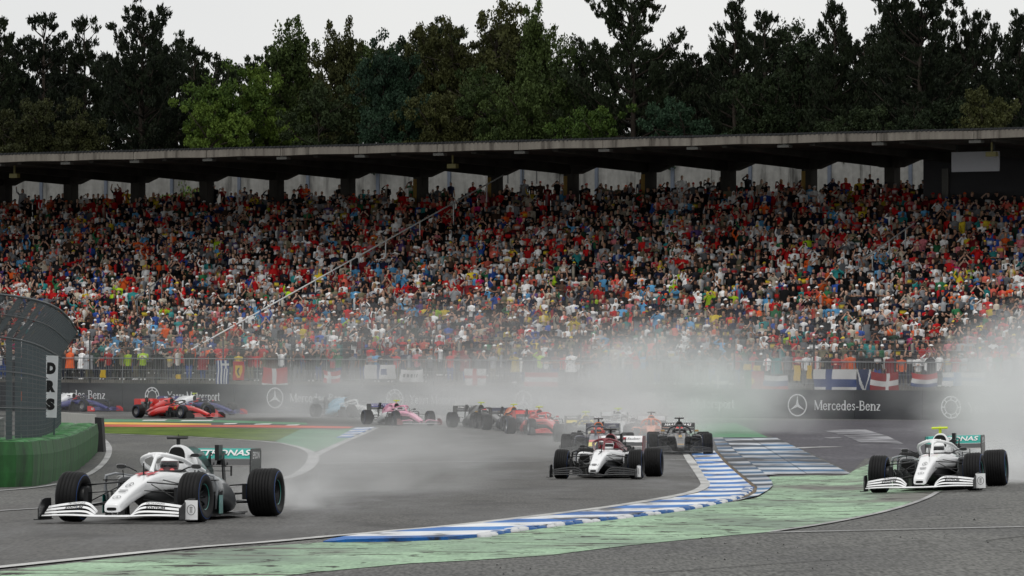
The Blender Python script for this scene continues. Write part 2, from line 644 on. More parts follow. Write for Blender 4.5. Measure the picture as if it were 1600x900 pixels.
green = ground_sheet("green_run_off", GREEN_PAINT,
                     [(-60, 901), (0, 893), (100, 882), (200, 871), (300, 861), (400, 855), (516, 847.5), (600, 847.5), (700, 844.5), (760, 839.5), (800, 832.5), (885, 821.5), (970, 811.5), (1035, 803.5), (1085, 796.5), (1125, 787.5), (1155, 783.5), (1185, 777.5), (1208, 762), (1197, 745.5), (1260, 743), (1322, 743.5), (1338, 733), (1362, 724), (1415, 720), (1480, 723)],
                     [(-60, 930), (100, 935), (300, 920), (410, 905), (490, 895), (640, 881), (740, 876), (860, 868), (930, 859), (990, 852), (1060, 845), (1130, 838), (1200, 832), (1260, 824), (1330, 811), (1390, 798), (1440, 783), (1460, 772), (1480, 764), (1490, 760), (1496, 757), (1500, 754), (1502, 750), (1504, 745), (1506, 740), (1508, 735)], 0.006, 170, 18)
tag(green, "worn pale green painted run-off strip outside the blue and white kerb", "paint", kind="structure")
green2 = ground_sheet("green_verge", DEEP_GREEN, [(1060, 664), (1110, 662), (1150, 661)], [(1060, 684), (1120, 683.5), (1200, 683.5)], 0.006, 30, 8)
tag(green2, "misty green painted verge behind the striped pad", "paint", kind="structure")

grass = ground_sheet("grass", GRASS, [(120, 667), (200, 667.5), (300, 668.5), (430, 670), (470, 671)], [(120, 676), (200, 678.5), (300, 682), (400, 688), (430, 690)], 0.012, 60, 8)
tag(grass, "mown grass strip below the red and yellow stripes", "grass", kind="stuff")
green3 = ground_sheet("green_island", DEEP_GREEN, [(470, 671), (500, 671), (528, 672), (556, 669)], [(430, 690), (466, 698), (486, 708), (548, 686)], 0.010, 24, 6)
tag(green3, "green painted island between the pit exit road and the small kerb", "paint", kind="structure")
for nm, mt, a, b, lb in (
        ("green_stripe", DEEP_GREEN, [(140, 655), (340, 656.5), (480, 661)], [(140, 659.6), (340, 660.5), (480, 664)], "green stripe painted along the far track edge under the red car"),
        ("yellow_stripe", YELLOW_PAINT, [(140, 659.8), (250, 661), (330, 662.5)], [(140, 663.2), (250, 664), (330, 664.2)], "yellow stripe painted above the red stripe on the left"),
        ("red_stripe", RED_PAINT, [(140, 663.4), (250, 664.2), (330, 664.6), (430, 664.8), (553, 667)], [(140, 667), (250, 667.6), (330, 667.6), (430, 668.5), (545, 669.6)], "long red stripe painted along the grass edge")):
    tag(ground_sheet(nm, mt, a, b, 0.014, 40, 2), lb, "paint", kind="structure")

# painted lines
LN = [
    ("white_line", [(-60, 894), (0, 888), (100, 877.5), (200, 867), (300, 857), (400, 850), (458, 845), (516, 839), (573, 835), (631, 829), (689, 825), (800, 812), (900, 800), (975, 790), (1050, 777), (1086, 769.5), (1101, 761.5), (1103, 755), (1091, 737), (1076, 716), (1069, 706)], [0.2, 0.2, 0.2, 0.2, 0.22, 0.25, 0.18], WORN_EDGE, 3, "long white track edge line running beside the big kerb"),
    ("white_line", [(-60, 804), (0, 799), (69, 795), (166, 786), (300, 769), (400, 756), (443, 749), (472, 739), (490, 722), (489, 708), (470, 699.5), (440, 693)], [0.14, 0.14, 0.16, 0.3, 0.36, 0.26, 0.2], WORN_WHITE, 2, "white line sweeping behind the leading car into a hook"),
    ("white_line", [(488, 714), (520, 698), (548, 686), (588, 668.5)], [0.3, 0.28, 0.28, 0.3], WORN_WHITE, 1, "white line climbing from the hook to the small kerb"),
    ("white_line", [(120, 676.5), (200, 679.5), (300, 683), (400, 689), (440, 693)], 0.25, WORN_WHITE, 2, "thin white line under the grass strip"),
    ("white_line", [(-60, 771), (0, 767.5), (60, 762.5), (100, 755), (140, 742), (165, 722), (172, 703), (167, 692), (160, 686)], [0.14, 0.15, 0.17, 0.2, 0.18], WORN_WHITE, 2, "white line curving round the end of the green tyre barrier"),
    ("white_line", [(500, 724.5), (700, 722.5), (900, 721), (1078, 719)], 0.45, WORN_WHITE, 1, "thin white line across the track behind the leading cars"),
    ("white_line", [(1198, 833.5), (1330, 830.5), (1470, 827), (1700, 822)], 0.16, WORN_WHITE, 1, "thin straight white line across the run-off in the lower right"),
    ("white_line", [(1205, 832), (1270, 823), (1340, 810), (1400, 796), (1445, 781), (1466, 769)], 0.10, WORN_WHITE, 2, "faint white edge of the green paint near the car on the right"),
    ("white_line", [(1236, 701), (1270, 699.5), (1300, 698.5)], 0.9, WORN_WHITE, 1, "short worn white dash beyond the striped pad"),
]
for nm, px, wd, mt, sm, lb in LN:
    tag(ground_line(nm, mt, px, wd, 0.016, smooth=sm), lb, "line", kind="structure")
CRACK = M("tar_crack", lin(52, 52, 50), .8)
for k, px in enumerate([[(1180, 869.5), (1300, 870), (1420, 869.3), (1486, 869)], [(1430, 861.5), (1520, 861), (1640, 859)], [(1000, 897), (1120, 888), (1230, 880), (1330, 874)], [(1540, 845), (1600, 838), (1660, 833)], [(1060, 893), (1200, 893), (1320, 891)]]):
    tag(ground_line("tar_crack", CRACK, px, 0.035, 0.008, smooth=1), ["long dark crack across the lower right asphalt", "dark crack right of the long crack", "slanting dark crack at the bottom centre", "short slanting crack at the right edge", "faint crack along the bottom edge"][k], "crack", kind="structure")
# pale worn patches on the far apron
for k, (a, b) in enumerate([([(1285, 673), (1330, 671.5), (1352, 671.5)], [(1310, 679), (1360, 680), (1384, 681)]),
                            ([(1318, 681), (1350, 680.5), (1386, 681.5)], [(1345, 692), (1385, 693), (1412, 694)]),
                            ([(1286, 684), (1300, 683.5), (1312, 683.5)], [(1296, 686), (1310, 686), (1320, 686)])]):
    tag(ground_sheet("pale_patch", PATCHY, a, b, 0.016, 12, 3), ["upper pale worn patch on the apron below the star emblem", "lower pale worn patch on the apron left of the right car", "tiny pale scuff on the apron beside the worn patches"][k], "paint", kind="structure")


# ------------------------------------------------------------------ kerbs
def interp_y(tab):
    t = sorted(tab)
    ys, xs = [a for a, _ in t], [b for _, b in t]
    return lambda y: float(np.interp(y, ys, xs))


def kerb_rows(root, fin, fout, y0, y1, half, mats, lift_in, lift_out, nx=5, skirt=True):
    """Kerb blocks cut along rows of equal depth, each a block of its own with a raised outer edge."""
    y, k = y1, 0
    while y > y0 + 0.3:
        yb, yt = y, max(y0, y - half(y))
        xa0, xa1, xb0, xb1 = fin(yb), fout(yb), fin(yt), fout(yt)
        if xa1 - xa0 > 2 or xb1 - xb0 > 2:
            vs, fs = [], []
            for r in range(3):
                u = r / 2
                yy = yb * (1 - u) + yt * u
                x0, x1 = fin(yy), fout(yy)
                x1 = max(x1, x0 + 0.5)
                for j in range(nx + 1):
                    q = j / nx
                    lf = lift_in + (lift_out - lift_in) * q * q
                    vs.append(G(x0 * (1 - q) + x1 * q, yy, lf))
            w = nx + 1
            for r in range(2):
                for j in range(nx):
                    fs.append((r * w + j, r * w + j + 1, (r + 1) * w + j + 1, (r + 1) * w + j))
            if skirt:
                edge = [nx, w + nx, 2 * w + nx]
                low = []
                for e in edge:
                    p = vs[e].copy()
                    p.z = float(hgt(p.x, p.y)) - 0.02
                    vs.append(p)
                    low.append(len(vs) - 1)
                for a in range(2):
                    fs.append((edge[a], low[a], low[a + 1], edge[a + 1]))
                edge = list(range(nx + 1))
                low = []
                for e in edge:
                    p = vs[e].copy()
                    p.z = float(hgt(p.x, p.y)) - 0.02
                    vs.append(p)
                    low.append(len(vs) - 1)
                for a in range(nx):
                    fs.append((edge[a], low[a], low[a + 1], edge[a + 1]))
            me = bpy.data.meshes.new("kerb_block")
            me.from_pydata([tuple(v) for v in vs], [], fs)
            me.update()
            put("kerb_block", me, mats[k % 2], root)
        y = yt
        k += 1


kin = interp_y([(848, 505), (842, 522), (836.5, 565), (830.5, 622), (826.5, 684), (814, 797), (802, 900), (792, 975), (779.5, 1050), (771.5, 1090), (764, 1107), (757, 1110), (745, 1101), (730, 1092), (717, 1085), (706, 1078)])
kout = interp_y([(848, 540), (847, 590), (844, 700), (838.5, 762), (831, 800), (820, 885), (810, 970), (802, 1035), (795, 1085), (786, 1125), (780, 1150), (771, 1170), (762, 1174), (750, 1160), (725, 1132), (706, 1116)])
main_kerb = empty("kerb")
tag(main_kerb, "long raised kerb of blue and white blocks curving past the burgundy and white car", "kerb")
kerb_rows(main_kerb, kin, kout, 706, 848, lambda y: 3.3 + max(0, y - 772) * 0.062, [KERB_BLUE, KERB_WHITE], 0.018, 0.04, 8)
# the humps along the kerb's outer edge
HUMP_D = M("hump_scuffed_white", lin(200, 202, 204), 0.6, var=0.3, scale=3)
HUMP_B = M("hump_scuffed_blue", lin(24, 82, 140), 0.6, var=0.4, scale=3)
HUMP_K = M("hump_rubbered_dark", lin(48, 50, 56), 0.7, var=0.4, scale=3)
_hp = chaikin([(762, 839.0), (800, 831), (885, 820.5), (970, 810.5), (1035, 802.5), (1085, 795.5), (1125, 786.5), (1150, 780.5), (1170, 771), (1174, 763)], 2)
_hw = resample([(G(p[0], p[1]).x, G(p[0], p[1]).y) for p in _hp], 64)
_hump = MB()
_n = 10
_hump.rings([[(0.105 * s_ * math.cos(2 * math.pi * j / _n) - 0.05, 0.36 * s_ * math.sin(2 * math.pi * j / _n), zz) for j in range(_n)] for s_, zz in ((1, -0.03), (0.92, 0.030), (0.6, 0.042), (0.2, 0.045))])
_hump_me = _hump.mesh("kerb_hump", True)
for i, (x, y) in enumerate(_hw):
    a = _hw[min(i + 1, len(_hw) - 1)] - _hw[max(i - 1, 0)]
    put("kerb_hump", _hump_me, [HUMP_D, HUMP_D, HUMP_B, HUMP_B][i % 4], main_kerb, (x, y, float(hgt(x, y))), (0, 0, rng.uniform(-.12, .12)), (rng.uniform(.8, 1.2), 1, rng.uniform(0.7, 1.15)))

gapL = [(706, 1116), (725, 1132), (750, 1160), (762, 1174), (771, 1171), (778, 1158)]
gapR = [(706, 1122), (725, 1138.5), (750, 1168), (762, 1183), (771, 1181), (779, 1164)]
gap = ground_sheet("soil_gap", SOIL, [(x, y) for y, x in gapL], [(x, y) for y, x in gapR], 0.016, 40, 2)
tag(gap, "brown soil joint between the kerb and the striped pad", "soil", kind="structure")

pin = interp_y([(684.5, 1114), (706, 1122.5), (725, 1139), (750, 1168.5), (762, 1183.5), (771, 1181.5), (777, 1170), (783, 1150)])
pout = interp_y([(684.5, 1213), (741, 1329), (741.6, 1240), (744, 1197), (752, 1205), (760, 1208), (768, 1200), (777, 1184), (783, 1156)])
seam1 = interp_y([(684, 1172), (741.5, 1261)])
seam2 = interp_y([(684, 1129), (707, 1150), (742, 1196)])
pad = empty("kerb_pad")
tag(pad, "wide flat pad of scuffed blue and white bars right of the kerb", "kerb")
kerb_rows(pad, pin, lambda y: min(seam2(y), pout(y)) - 0.6 if y < 742 else pout(y), 684.5, 783, lambda y: 3.2, [PAD_WHITE, PAD_BLUE], 0.02, 0.03, 4, False)
kerb_rows(pad, lambda y: seam2(y) + 0.6, lambda y: seam1(y) - 0.6, 684.5, 741.5, lambda y: 3.25, [PAD_WHITE, PAD_BLUE], 0.02, 0.02, 4, False)
kerb_rows(pad, lambda y: seam1(y) + 0.6, lambda y: pout(min(y, 741)), 684.5, 741.3, lambda y: 3.3, [PAD_WHITE, PAD_BLUE], 0.02, 0.02, 4, False)

small_kerb = empty("kerb")
tag(small_kerb, "small kerb of blue and white bars on the far left of the track", "kerb")
kerb_rows(small_kerb, interp_y([(668.5, 556), (685, 524)]), interp_y([(668.5, 586), (685, 548)]), 668.5, 684.5, lambda y: 1.95, [KERB_BLUE, KERB_WHITE], 0.02, 0.05, 4)
for k, (xa, xb, y) in enumerate([(225, 262, 656.8), (285, 335, 657.2), (352, 372, 662.2), (400, 426, 662.8), (450, 470, 664.2)]):
    tag(ground_sheet("white_kerb_mark", WHITE_PAINT, [(xa, y), (xb, y - 0.4)], [(xa - 4, y + 1.4), (xb - 5, y + 1.1)], 0.022, 6, 1), ["leftmost", "second", "middle", "fourth", "rightmost"][k] + " of the white bars on the far green stripe", "paint", kind="structure")

# rubber crumbs and grit thrown on the run-off
_g = []
_gf = []
for k in range(90):
    q = G(rng.uniform(560, 1600), rng.uniform(800, 898))
    r = rng.uniform(0.004, 0.012) * (2.0 if rng.random() < 0.05 else 1)
    o = len(_g)
    _g += [(q.x - r, q.y - r, q.z), (q.x + r, q.y - r * 0.4, q.z), (q.x, q.y + r, q.z), (q.x, q.y, q.z + r * 1.3)]
    _gf += [(o, o + 1, o + 3), (o + 1, o + 2, o + 3), (o + 2, o, o + 3)]
tag(put("rubber_debris", np_mesh("rubber_debris", _g, _gf), M("rubber_crumb", (0.02, 0.02, 0.02), 0.8)), "scattered black rubber crumbs on the asphalt", "debris", kind="stuff")

# ------------------------------------------------------------------ stand frame of reference
KN = 0.68
_l = math.hypot(KN, 1)
N2 = Vector((KN / _l, 1 / _l))          # away from the track
E2 = Vector((-1 / _l, KN / _l))         # along the wall, to the left
_pr = Vector(((1600 - 800) / F * 235.0, 235.0))
C0 = N2.dot(_pr)
T_R = E2.dot(_pr)
YAW = math.atan2(-E2.y, -E2.x)           # local +x runs to the right along the wall, +y away from the track


def tpx(px, o):
    a = (px - 800.0) / F
    d = (C0 + o) / (N2.y + N2.x * a)
    return E2.dot(Vector((a * d, d)))


def tilt(t):
    return 0.2 * (t - T_R) / 60.0


def S(t, o, z):
    p = E2 * t + N2 * (C0 + o)
    return Vector((p.x, p.y, z + tilt(t)))


def zpx(px, py, o):
    """Stand height (without tilt) of a pixel on the plane at offset o."""
    a, c = ray(px, py)
    d = (C0 + o) / (N2.y + N2.x * a)
    t = E2.dot(Vector((a * d, d)))
    return CAM_Z + c * d - tilt(t)


def sbox(mb, t0, t1, o0, o1, z0, z1, mi=0):
    p = [S(t1, o0, z0), S(t0, o0, z0), S(t0, o1, z0), S(t1, o1, z0), S(t1, o0, z1), S(t0, o0, z1), S(t0, o1, z1), S(t1, o1, z1)]
    return mb.hexa(p, mi)


# ------------------------------------------------------------------ advertising wall
WALL_MAT = ramp_mat("dark_wall_boards", [lin(42, 44, 48), lin(50, 52, 56), lin(60, 61, 64)], scale=(0.4, 0.4, 1.2), nscale=0.7, rough=0.7, spec=0.2)
SIGN_WHITE = M("sign_white", lin(210, 212, 214), 0.6, var=0.06)
wall = empty("advertising_wall")
tag(wall, "long dark advertising wall with white serif lettering below the grandstand fence", "wall")
WALL_TOP = 1.45
tL, tR = tpx(-60, 0), tpx(1660, 0)
npan = 18
for k in range(npan):
    a, b = tR + (tL - tR) * k / npan, tR + (tL - tR) * (k + 1) / npan
    mb = MB()
    sbox(mb, a + 0.012, b - 0.012, 0, 0.35, -0.4, WALL_TOP + rng.uniform(-0.012, 0.012))
    mb.put("wall_panel", WALL_MAT, wall)
mb = MB()
sbox(mb, tR, tL, 0.05, 0.30, -0.5, WALL_TOP - 0.06)
mb.put("wall_core", M("wall_core_dark", lin(40, 40, 42), 0.8), wall)

TH, TN = 0.15, 0.075
def arc(cx, cy, rx, ry, a0, a1, n=12):
    return [(cx + rx * math.cos(math.radians(a0 + (a1 - a0) * i / n)), cy + ry * math.sin(math.radians(a0 + (a1 - a0) * i / n))) for i in range(n + 1)]
def sv(x, y0, y1, w=TH, s0=1, s1=1):
    r = [([(x, y0), (x, y1)], w)]
    if s0: r.append(([(x - w * .9, y0 + .02), (x + w * .9, y0 + .02)], .045))
    if s1: r.append(([(x - w * .9, y1 - .02), (x + (w * .9 if s1 == 1 else 0), y1 - .02)], .045))
    return r
XH = 0.68
GLY = {
    'M': (1.0, sv(.12, 0, 1, TN) + [([(.12, 1), (.47, .05)], TH), ([(.47, .05), (.84, 1)], TN)] + sv(.86, 0, 1, TH)),
    'e': (.58, [(arc(.29, .34, .20, .31, 10, 330, 18), .11), ([(.10, .37), (.48, .37)], .06)]),
    'r': (.44, sv(.14, 0, XH, TH, 1, 2) + [([(.16, .42), (.24, .6), (.34, .65), (.40, .60)], .09)]),
    'c': (.52, [(arc(.29, .34, .20, .31, 40, 320, 16), .11)]),
    'd': (.64, [(arc(.27, .33, .18, .30, 0, 360, 18), .10)] + sv(.48, 0, 1.02, TH, 1, 2)),
    's': (.46, [([(.38, .55), (.30, .64), (.18, .64), (.11, .53), (.16, .42), (.30, .30), (.36, .18), (.30, .06), (.18, .04), (.08, .14)], .095)]),
    '-': (.40, [([(.06, .33), (.34, .33)], .09)]),
    'B': (.72, sv(.16, 0, 1, TH) + [([(.16, .96), (.40, .96), (.55, .86), (.55, .66), (.42, .54), (.16, .54)], .09), ([(.40, .54), (.60, .42), (.61, .18), (.45, .04), (.16, .04)], .10)]),
    'n': (.66, sv(.14, 0, XH, TH, 1, 2) + [([(.16, .45), (.28, .62), (.40, .65), (.50, .52)], .09)] + sv(.51, 0, .54, TH, 1, 0)),
    'z': (.52, [([(.08, .64), (.44, .64)], .07), ([(.42, .62), (.10, .05)], TH), ([(.08, .04), (.46, .04)], .07)]),
    'Y': (.78, [([(.08, 1), (.40, .5)], TH), ([(.72, 1), (.40, .5)], TN)] + sv(.40, 0, .5, TH, 1, 0) + [([(.0, .98), (.2, .98)], .045), ([(.62, .98), (.80, .98)], .045)]),
    'a': (.56, [([(.10, .54), (.18, .64), (.32, .64), (.40, .52), (.40, .06), (.48, .03)], .11), (arc(.24, .19, .14, .17, 0, 360, 12), .08)]),
    'o': (.60, [(arc(.30, .34, .21, .31, 0, 360, 20), .11)]),
    't': (.40, sv(.18, .04, .9, TH, 0, 0) + [([(.04, XH - .03), (.36, XH - .03)], .06), ([(.18, .06), (.28, .02), (.36, .08)], .08)]),
    'p': (.64, [(arc(.36, .34, .18, .30, 0, 360, 18), .10)] + sv(.15, -.30, XH, TH, 1, 2)),
    ' ': (.34, []),
    '1': (.5, sv(.26, 0, 1, TH, 1, 0) + [([(.10, .82), (.26, .98)], .07)]),
    '2': (.6, [([(.08, .76), (.16, .94), (.34, .98), (.48, .84), (.44, .62), (.10, .06), (.52, .06)], .11)]),
    '5': (.6, [([(.50, .96), (.16, .96), (.13, .56), (.36, .60), (.50, .40), (.44, .12), (.26, .03), (.08, .12)], .11)]),
}


def serif_text(txt, t_left, t_right, zb, cap, name="lettering", off=-0.012):
    """Serif lettering standing on the wall's face between two wall positions."""
    total = sum(GLY[c][0] for c in txt)
    length = t_left - t_right
    k = length / total
    mb = MB()
    x = 0.0
    for c in txt:
        w, st = GLY[c]
        for pts, sw in st:
            for (x0, y0), (x1, y1) in zip(pts[:-1], pts[1:]):
                L = math.hypot(x1 - x0, y1 - y0) + 1e-9
                nx_, ny_ = -(y1 - y0) / L * sw / 2, (x1 - x0) / L * sw / 2
                ex, ey = (x1 - x0) / L * .015, (y1 - y0) / L * .015
                q = [(x0 - nx_ - ex, y0 - ny_ - ey), (x1 - nx_ + ex, y1 - ny_ + ey), (x1 + nx_ + ex, y1 + ny_ + ey), (x0 + nx_ - ex, y0 + ny_ - ey)]
                jit = rng.uniform(0, 0.004)
                mb.add([S(t_left - (x + a) * k, off - jit, zb + b * cap) for a, b in q], [(0, 1, 2, 3)])
        x += w
    return mb.put(name, SIGN_WHITE, wall)


def ring_emblem(px, py, r, star, name="emblem", op=-0.016):
    t, z = tpx(px, 0), zpx(px, py, 0)
    mb = MB()
    n = 36
    pt = lambda a, rr, of=0: S(t - rr * math.cos(a), op + of, z + rr * math.sin(a))
    for j in range(n):
        a, b = 2 * math.pi * j / n, 2 * math.pi * (j + 1) / n
        mb.add([pt(a, r * .88), pt(b, r * .88), pt(b, r), pt(a, r)], [(0, 1, 2, 3)])
    if star:
        for k in range(3):
            a = math.pi / 2 + k * 2 * math.pi / 3
            for s_ in (-1, 1):
                mb.add([pt(a, r * .90, -.002), pt(a + s_ * math.pi / 3, r * .16, -.002), S(t, op - .008, z)], [(0, 1, 2)])
    else:
        for j in range(n):
            a, b = 2 * math.pi * j / n, 2 * math.pi * (j + 1) / n
            mb.add([pt(a, r * .58), pt(b, r * .58), pt(b, r * .66), pt(a, r * .66)], [(0, 1, 2, 3)])
        for k in range(8):
            a = 2 * math.pi * k / 8
            mb.add([pt(a - .1, r * .66), pt(a + .1, r * .66), pt(a + .07, r * .88), pt(a - .07, r * .88)], [(0, 1, 2, 3)])
    return mb.put(name, SIGN_WHITE, wall)


for txt, p0, p1 in (("Mercedes-Benz", 80, 165), ("Years Motorsport", 262, 344), ("Mercedes-Benz", 453, 542), ("Years Motorsport", 640, 733), ("Mercedes-Benz", 842, 940),
                    ("Years Motorsport", 1040, 1148), ("Mercedes-Benz", 1272, 1376), ("Years Motorsport", 1512, 1632)):
    pm = (p0 + p1) / 2
    yb = 623 + (pm - 122) * (641.0 - 623) / (1324 - 122)
    capz = zpx(pm, yb - 13.0 - 2.2 * pm / 1600, 0) - zpx(pm, yb, 0)
    serif_text(txt, tpx(p0, 0), tpx(p1, 0), zpx(pm, yb, 0), capz)
for px, st in ((58, True), (238, False), (430, True), (617, False), (818, True), (1014, False), (1246, True), (1486, False)):
    yc = 619 + (px - 238) * (633.0 - 619) / (1246 - 238)
    ring_emblem(px, yc, 0.5 if px < 300 else 0.56, st)

# ------------------------------------------------------------------ grandstand
O_FRONT, NROW, TREAD, RISE, Z_FRONT = 4.0, 28, 1.0, 0.350, 1.6
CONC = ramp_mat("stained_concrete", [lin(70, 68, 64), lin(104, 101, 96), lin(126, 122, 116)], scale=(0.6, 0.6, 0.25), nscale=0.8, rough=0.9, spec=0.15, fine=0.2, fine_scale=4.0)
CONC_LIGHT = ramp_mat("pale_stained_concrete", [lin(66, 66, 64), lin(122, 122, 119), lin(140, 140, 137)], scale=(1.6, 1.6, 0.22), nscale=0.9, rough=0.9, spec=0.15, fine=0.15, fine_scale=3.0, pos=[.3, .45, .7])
CONC_DARK = ramp_mat("dark_concrete", [lin(52, 50, 48), lin(68, 66, 63), lin(84, 82, 78)], scale=(0.6, 0.6, 0.3), nscale=0.8, rough=0.9, spec=0.1)  # one darker grey for roof, beams, columns and front apron
FASCIA = ramp_mat("streaked_fascia_concrete", [lin(72, 68, 63), lin(114, 109, 102), lin(131, 126, 118)], scale=(2.2, 2.2, 0.15), nscale=1.0, rough=0.85, spec=0.15, pos=[.32, .46, .7], fine=.15)
METAL = M("galvanised_metal", lin(128, 132, 134), 0.45, 0.6, 0.15)
DARK_METAL = M("dark_metal", lin(58, 62, 64), 0.5, 0.5, 0.2)
stand = empty("grandstand")
tag(stand, "grandstand with stepped terraces under a long flat concrete canopy", "grandstand")
gL, gR = tpx(-120, 30), tpx(1720, 2)
gM = [gR + (gL - gR) * k / 6 for k in range(7)]
mb = MB()
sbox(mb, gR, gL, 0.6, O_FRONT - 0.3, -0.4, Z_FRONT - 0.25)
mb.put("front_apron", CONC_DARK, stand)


def zrow(r):
    return Z_FRONT + RISE * r


for r in range(NROW):
    mb = MB()
    sbox(mb, gR, gL, O_FRONT - 0.35 + r * TREAD, O_FRONT - 0.35 + (r + 1) * TREAD, -0.2, zrow(r))
    mb.put("terrace_step", CONC, stand)
mb = MB()
sbox(mb, gR, gL, O_FRONT - 0.35 + NROW * TREAD, 39.5, -0.2, zrow(NROW))
mb.put("rear_walkway", CONC, stand)
# back wall, columns, haunched beams, roof
O_COL, O_BACK, O_EDGE = 31.2, 38.5, 13.0
O_ROOF_END = 32.6  # roof cut short of the back wall so daylight reaches that wall
Z_ROOF = 14.33
BAY = 5.45
t_first = tpx(105, O_COL)
t_cols = [t_first + BAY * k for k in range(2, -15, -1)]
YELLOWISH = M("yellowed_column_paint", lin(150, 122, 60), 0.8, var=0.2)
for k in range(len(t_cols) - 1):
    a, b = t_cols[k], t_cols[k + 1]
    mb = MB()
    sbox(mb, b + 0.02, a - 0.02, O_BACK, O_BACK + 0.25, 6.0, Z_ROOF + 0.55)
    mb.put("back_wall_panel", CONC_LIGHT, stand)
    mb = MB()
    sbox(mb, b + BAY * .48, b + BAY * .52, O_BACK - 0.12, O_BACK - 0.01, 11.0, Z_ROOF + 0.5)
    mb.put("wall_pilaster", M("blue_grey_pilaster", lin(84, 92, 104), 0.8), stand)
for k, t in enumerate(t_cols):
    mb = MB()
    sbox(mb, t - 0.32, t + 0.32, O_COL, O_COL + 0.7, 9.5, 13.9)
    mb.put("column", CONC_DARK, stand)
    if k in (7, 8, 9, 10, 12):
        mb = MB()
        sbox(mb, t + 0.06, t + 0.325, O_COL - 0.012, O_COL - 0.002, 11.5, 13.6)
        mb.put("column_facing", YELLOWISH, stand)
    # transverse beam tapering to the front edge
    mb = MB()
    q = []
    for (o, zb) in ((O_EDGE + 0.5, Z_ROOF - 0.12), (O_COL - 0.6, Z_ROOF - 0.62), (O_COL + 0.3, Z_ROOF - 0.62), (O_ROOF_END, Z_ROOF - 0.5)):
        q.append([S(t + 0.16, o, zb), S(t - 0.16, o, zb), S(t - 0.16, o, Z_ROOF + .01), S(t + 0.16, o, Z_ROOF + .01)])
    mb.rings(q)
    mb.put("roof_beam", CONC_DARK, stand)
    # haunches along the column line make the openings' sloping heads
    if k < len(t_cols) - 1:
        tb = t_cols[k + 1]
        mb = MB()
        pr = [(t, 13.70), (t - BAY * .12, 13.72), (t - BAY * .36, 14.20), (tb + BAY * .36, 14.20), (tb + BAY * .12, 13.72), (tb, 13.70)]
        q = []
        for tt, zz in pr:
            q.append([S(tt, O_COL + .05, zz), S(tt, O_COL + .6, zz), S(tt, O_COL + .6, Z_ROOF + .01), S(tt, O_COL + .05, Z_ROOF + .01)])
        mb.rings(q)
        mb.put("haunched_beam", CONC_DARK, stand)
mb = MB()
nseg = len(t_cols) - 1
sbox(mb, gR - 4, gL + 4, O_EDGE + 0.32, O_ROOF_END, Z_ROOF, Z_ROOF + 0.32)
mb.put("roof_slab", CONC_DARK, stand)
t_f = [tpx(p, O_EDGE) for p in (-80, -8, 100, 208, 322, 438, 560, 683, 810, 942, 1080, 1222, 1370, 1522, 1680)]
for a, b in zip(t_f[:-1], t_f[1:]):
    mb = MB()
    tm = (a + b) / 2
    q = []
    for tt, sg in ((a - .02, 0), (tm, 0.04), (b + .02, 0)):
        q.append([S(tt, O_EDGE, Z_ROOF + .0 + sg), S(tt, O_EDGE + .3, Z_ROOF + .0 + sg), S(tt, O_EDGE + .3, Z_ROOF + .42 + sg), S(tt, O_EDGE, Z_ROOF + .42 + sg)])
    mb.rings(q)
    mb.put("fascia_panel", FASCIA, stand)
    mb = MB()
    sbox(mb, b - .35, b + .35, O_EDGE + .1, O_EDGE + .5, Z_ROOF - .2, Z_ROOF - .06)
    sbox(mb, b - .12, b + .12, O_EDGE + .2, O_EDGE + .4, Z_ROOF - .08, Z_ROOF + .05)
    mb.put("floodlight", M("floodlight_grey", lin(80, 80, 76), 0.5), stand)
# the corrugated roof sheet's toothed edge above the fascia
mb = MB()
tt = t_f[0]
while tt > t_f[-1]:
    sbox(mb, tt - .09, tt, O_EDGE - .04, O_EDGE + 3, Z_ROOF + .44, Z_ROOF + .56)
    tt -= .27
o_ = mb.put("roof_sheet_ribs", M("roof_sheet_dark", lin(40, 42, 44), 0.7, 0.2), stand)
o_["kind"] = "stuff"
mb = MB()
sbox(mb, gR - 4, gL + 4, O_EDGE, O_ROOF_END, Z_ROOF + .46, Z_ROOF + .49)
mb.put("roof_sheet", M("roof_sheet_dark", lin(40, 42, 44), 0.7, 0.2), stand)
for px in (20, 705, 1548):
    t = tpx(px, O_EDGE + 4)
    mb = MB()
    sbox(mb, t - .3, t + .3, O_EDGE + 4, O_EDGE + 4.3, Z_ROOF - .75, Z_ROOF - .5)
    sbox(mb, t - .04, t + .04, O_EDGE + 4.1, O_EDGE + 4.2, Z_ROOF - .5, Z_ROOF)
    tag(mb.put("hanging_lamp", M("dirty_yellow_lamp", lin(140, 134, 84), 0.5)), {20: "small grey lamp hanging under the canopy at the far left", 705: "small yellowish lamp hanging under the canopy above the handrail top", 1548: "small yellowish lamp above the blank white board"}[px], "lamp", "lamps under the canopy")
# blank board and dark cabin under the roof on the right
o_b = O_EDGE + 6
mb = MB()
sbox(mb, tpx(1561, o_b), tpx(1487, o_b), o_b, o_b + .12, zpx(1524, 268, o_b), zpx(1524, 237, o_b))
bd = mb.put("hanging_board", M("board_grey_white", lin(168, 170, 176), 0.7, var=0.05))
tag(bd, "blank pale board hanging under the canopy at the right", "board")
mb = MB()
for px in (1495, 1553):
    t = tpx(px, o_b)
    sbox(mb, t - .03, t + .03, o_b + .04, o_b + .09, zpx(1524, 237.5, o_b), Z_ROOF + .02)
mb.put("hanger", DARK_METAL, bd)
mb = MB()
sbox(mb, tpx(1600, 29), tpx(1436, 29), 29.5, 31.1, 11.0, 14.3)
cb = mb.put("commentary_cabin", M("cabin_dark", lin(42, 42, 46), 0.7, var=0.2))
tag(cb, "dark cabin under the canopy behind the blank board", "cabin")
mb = MB()
sbox(mb, tpx(1482, 29.4), tpx(1472, 29.4), 29.38, 29.49, 11.2, 13.5)
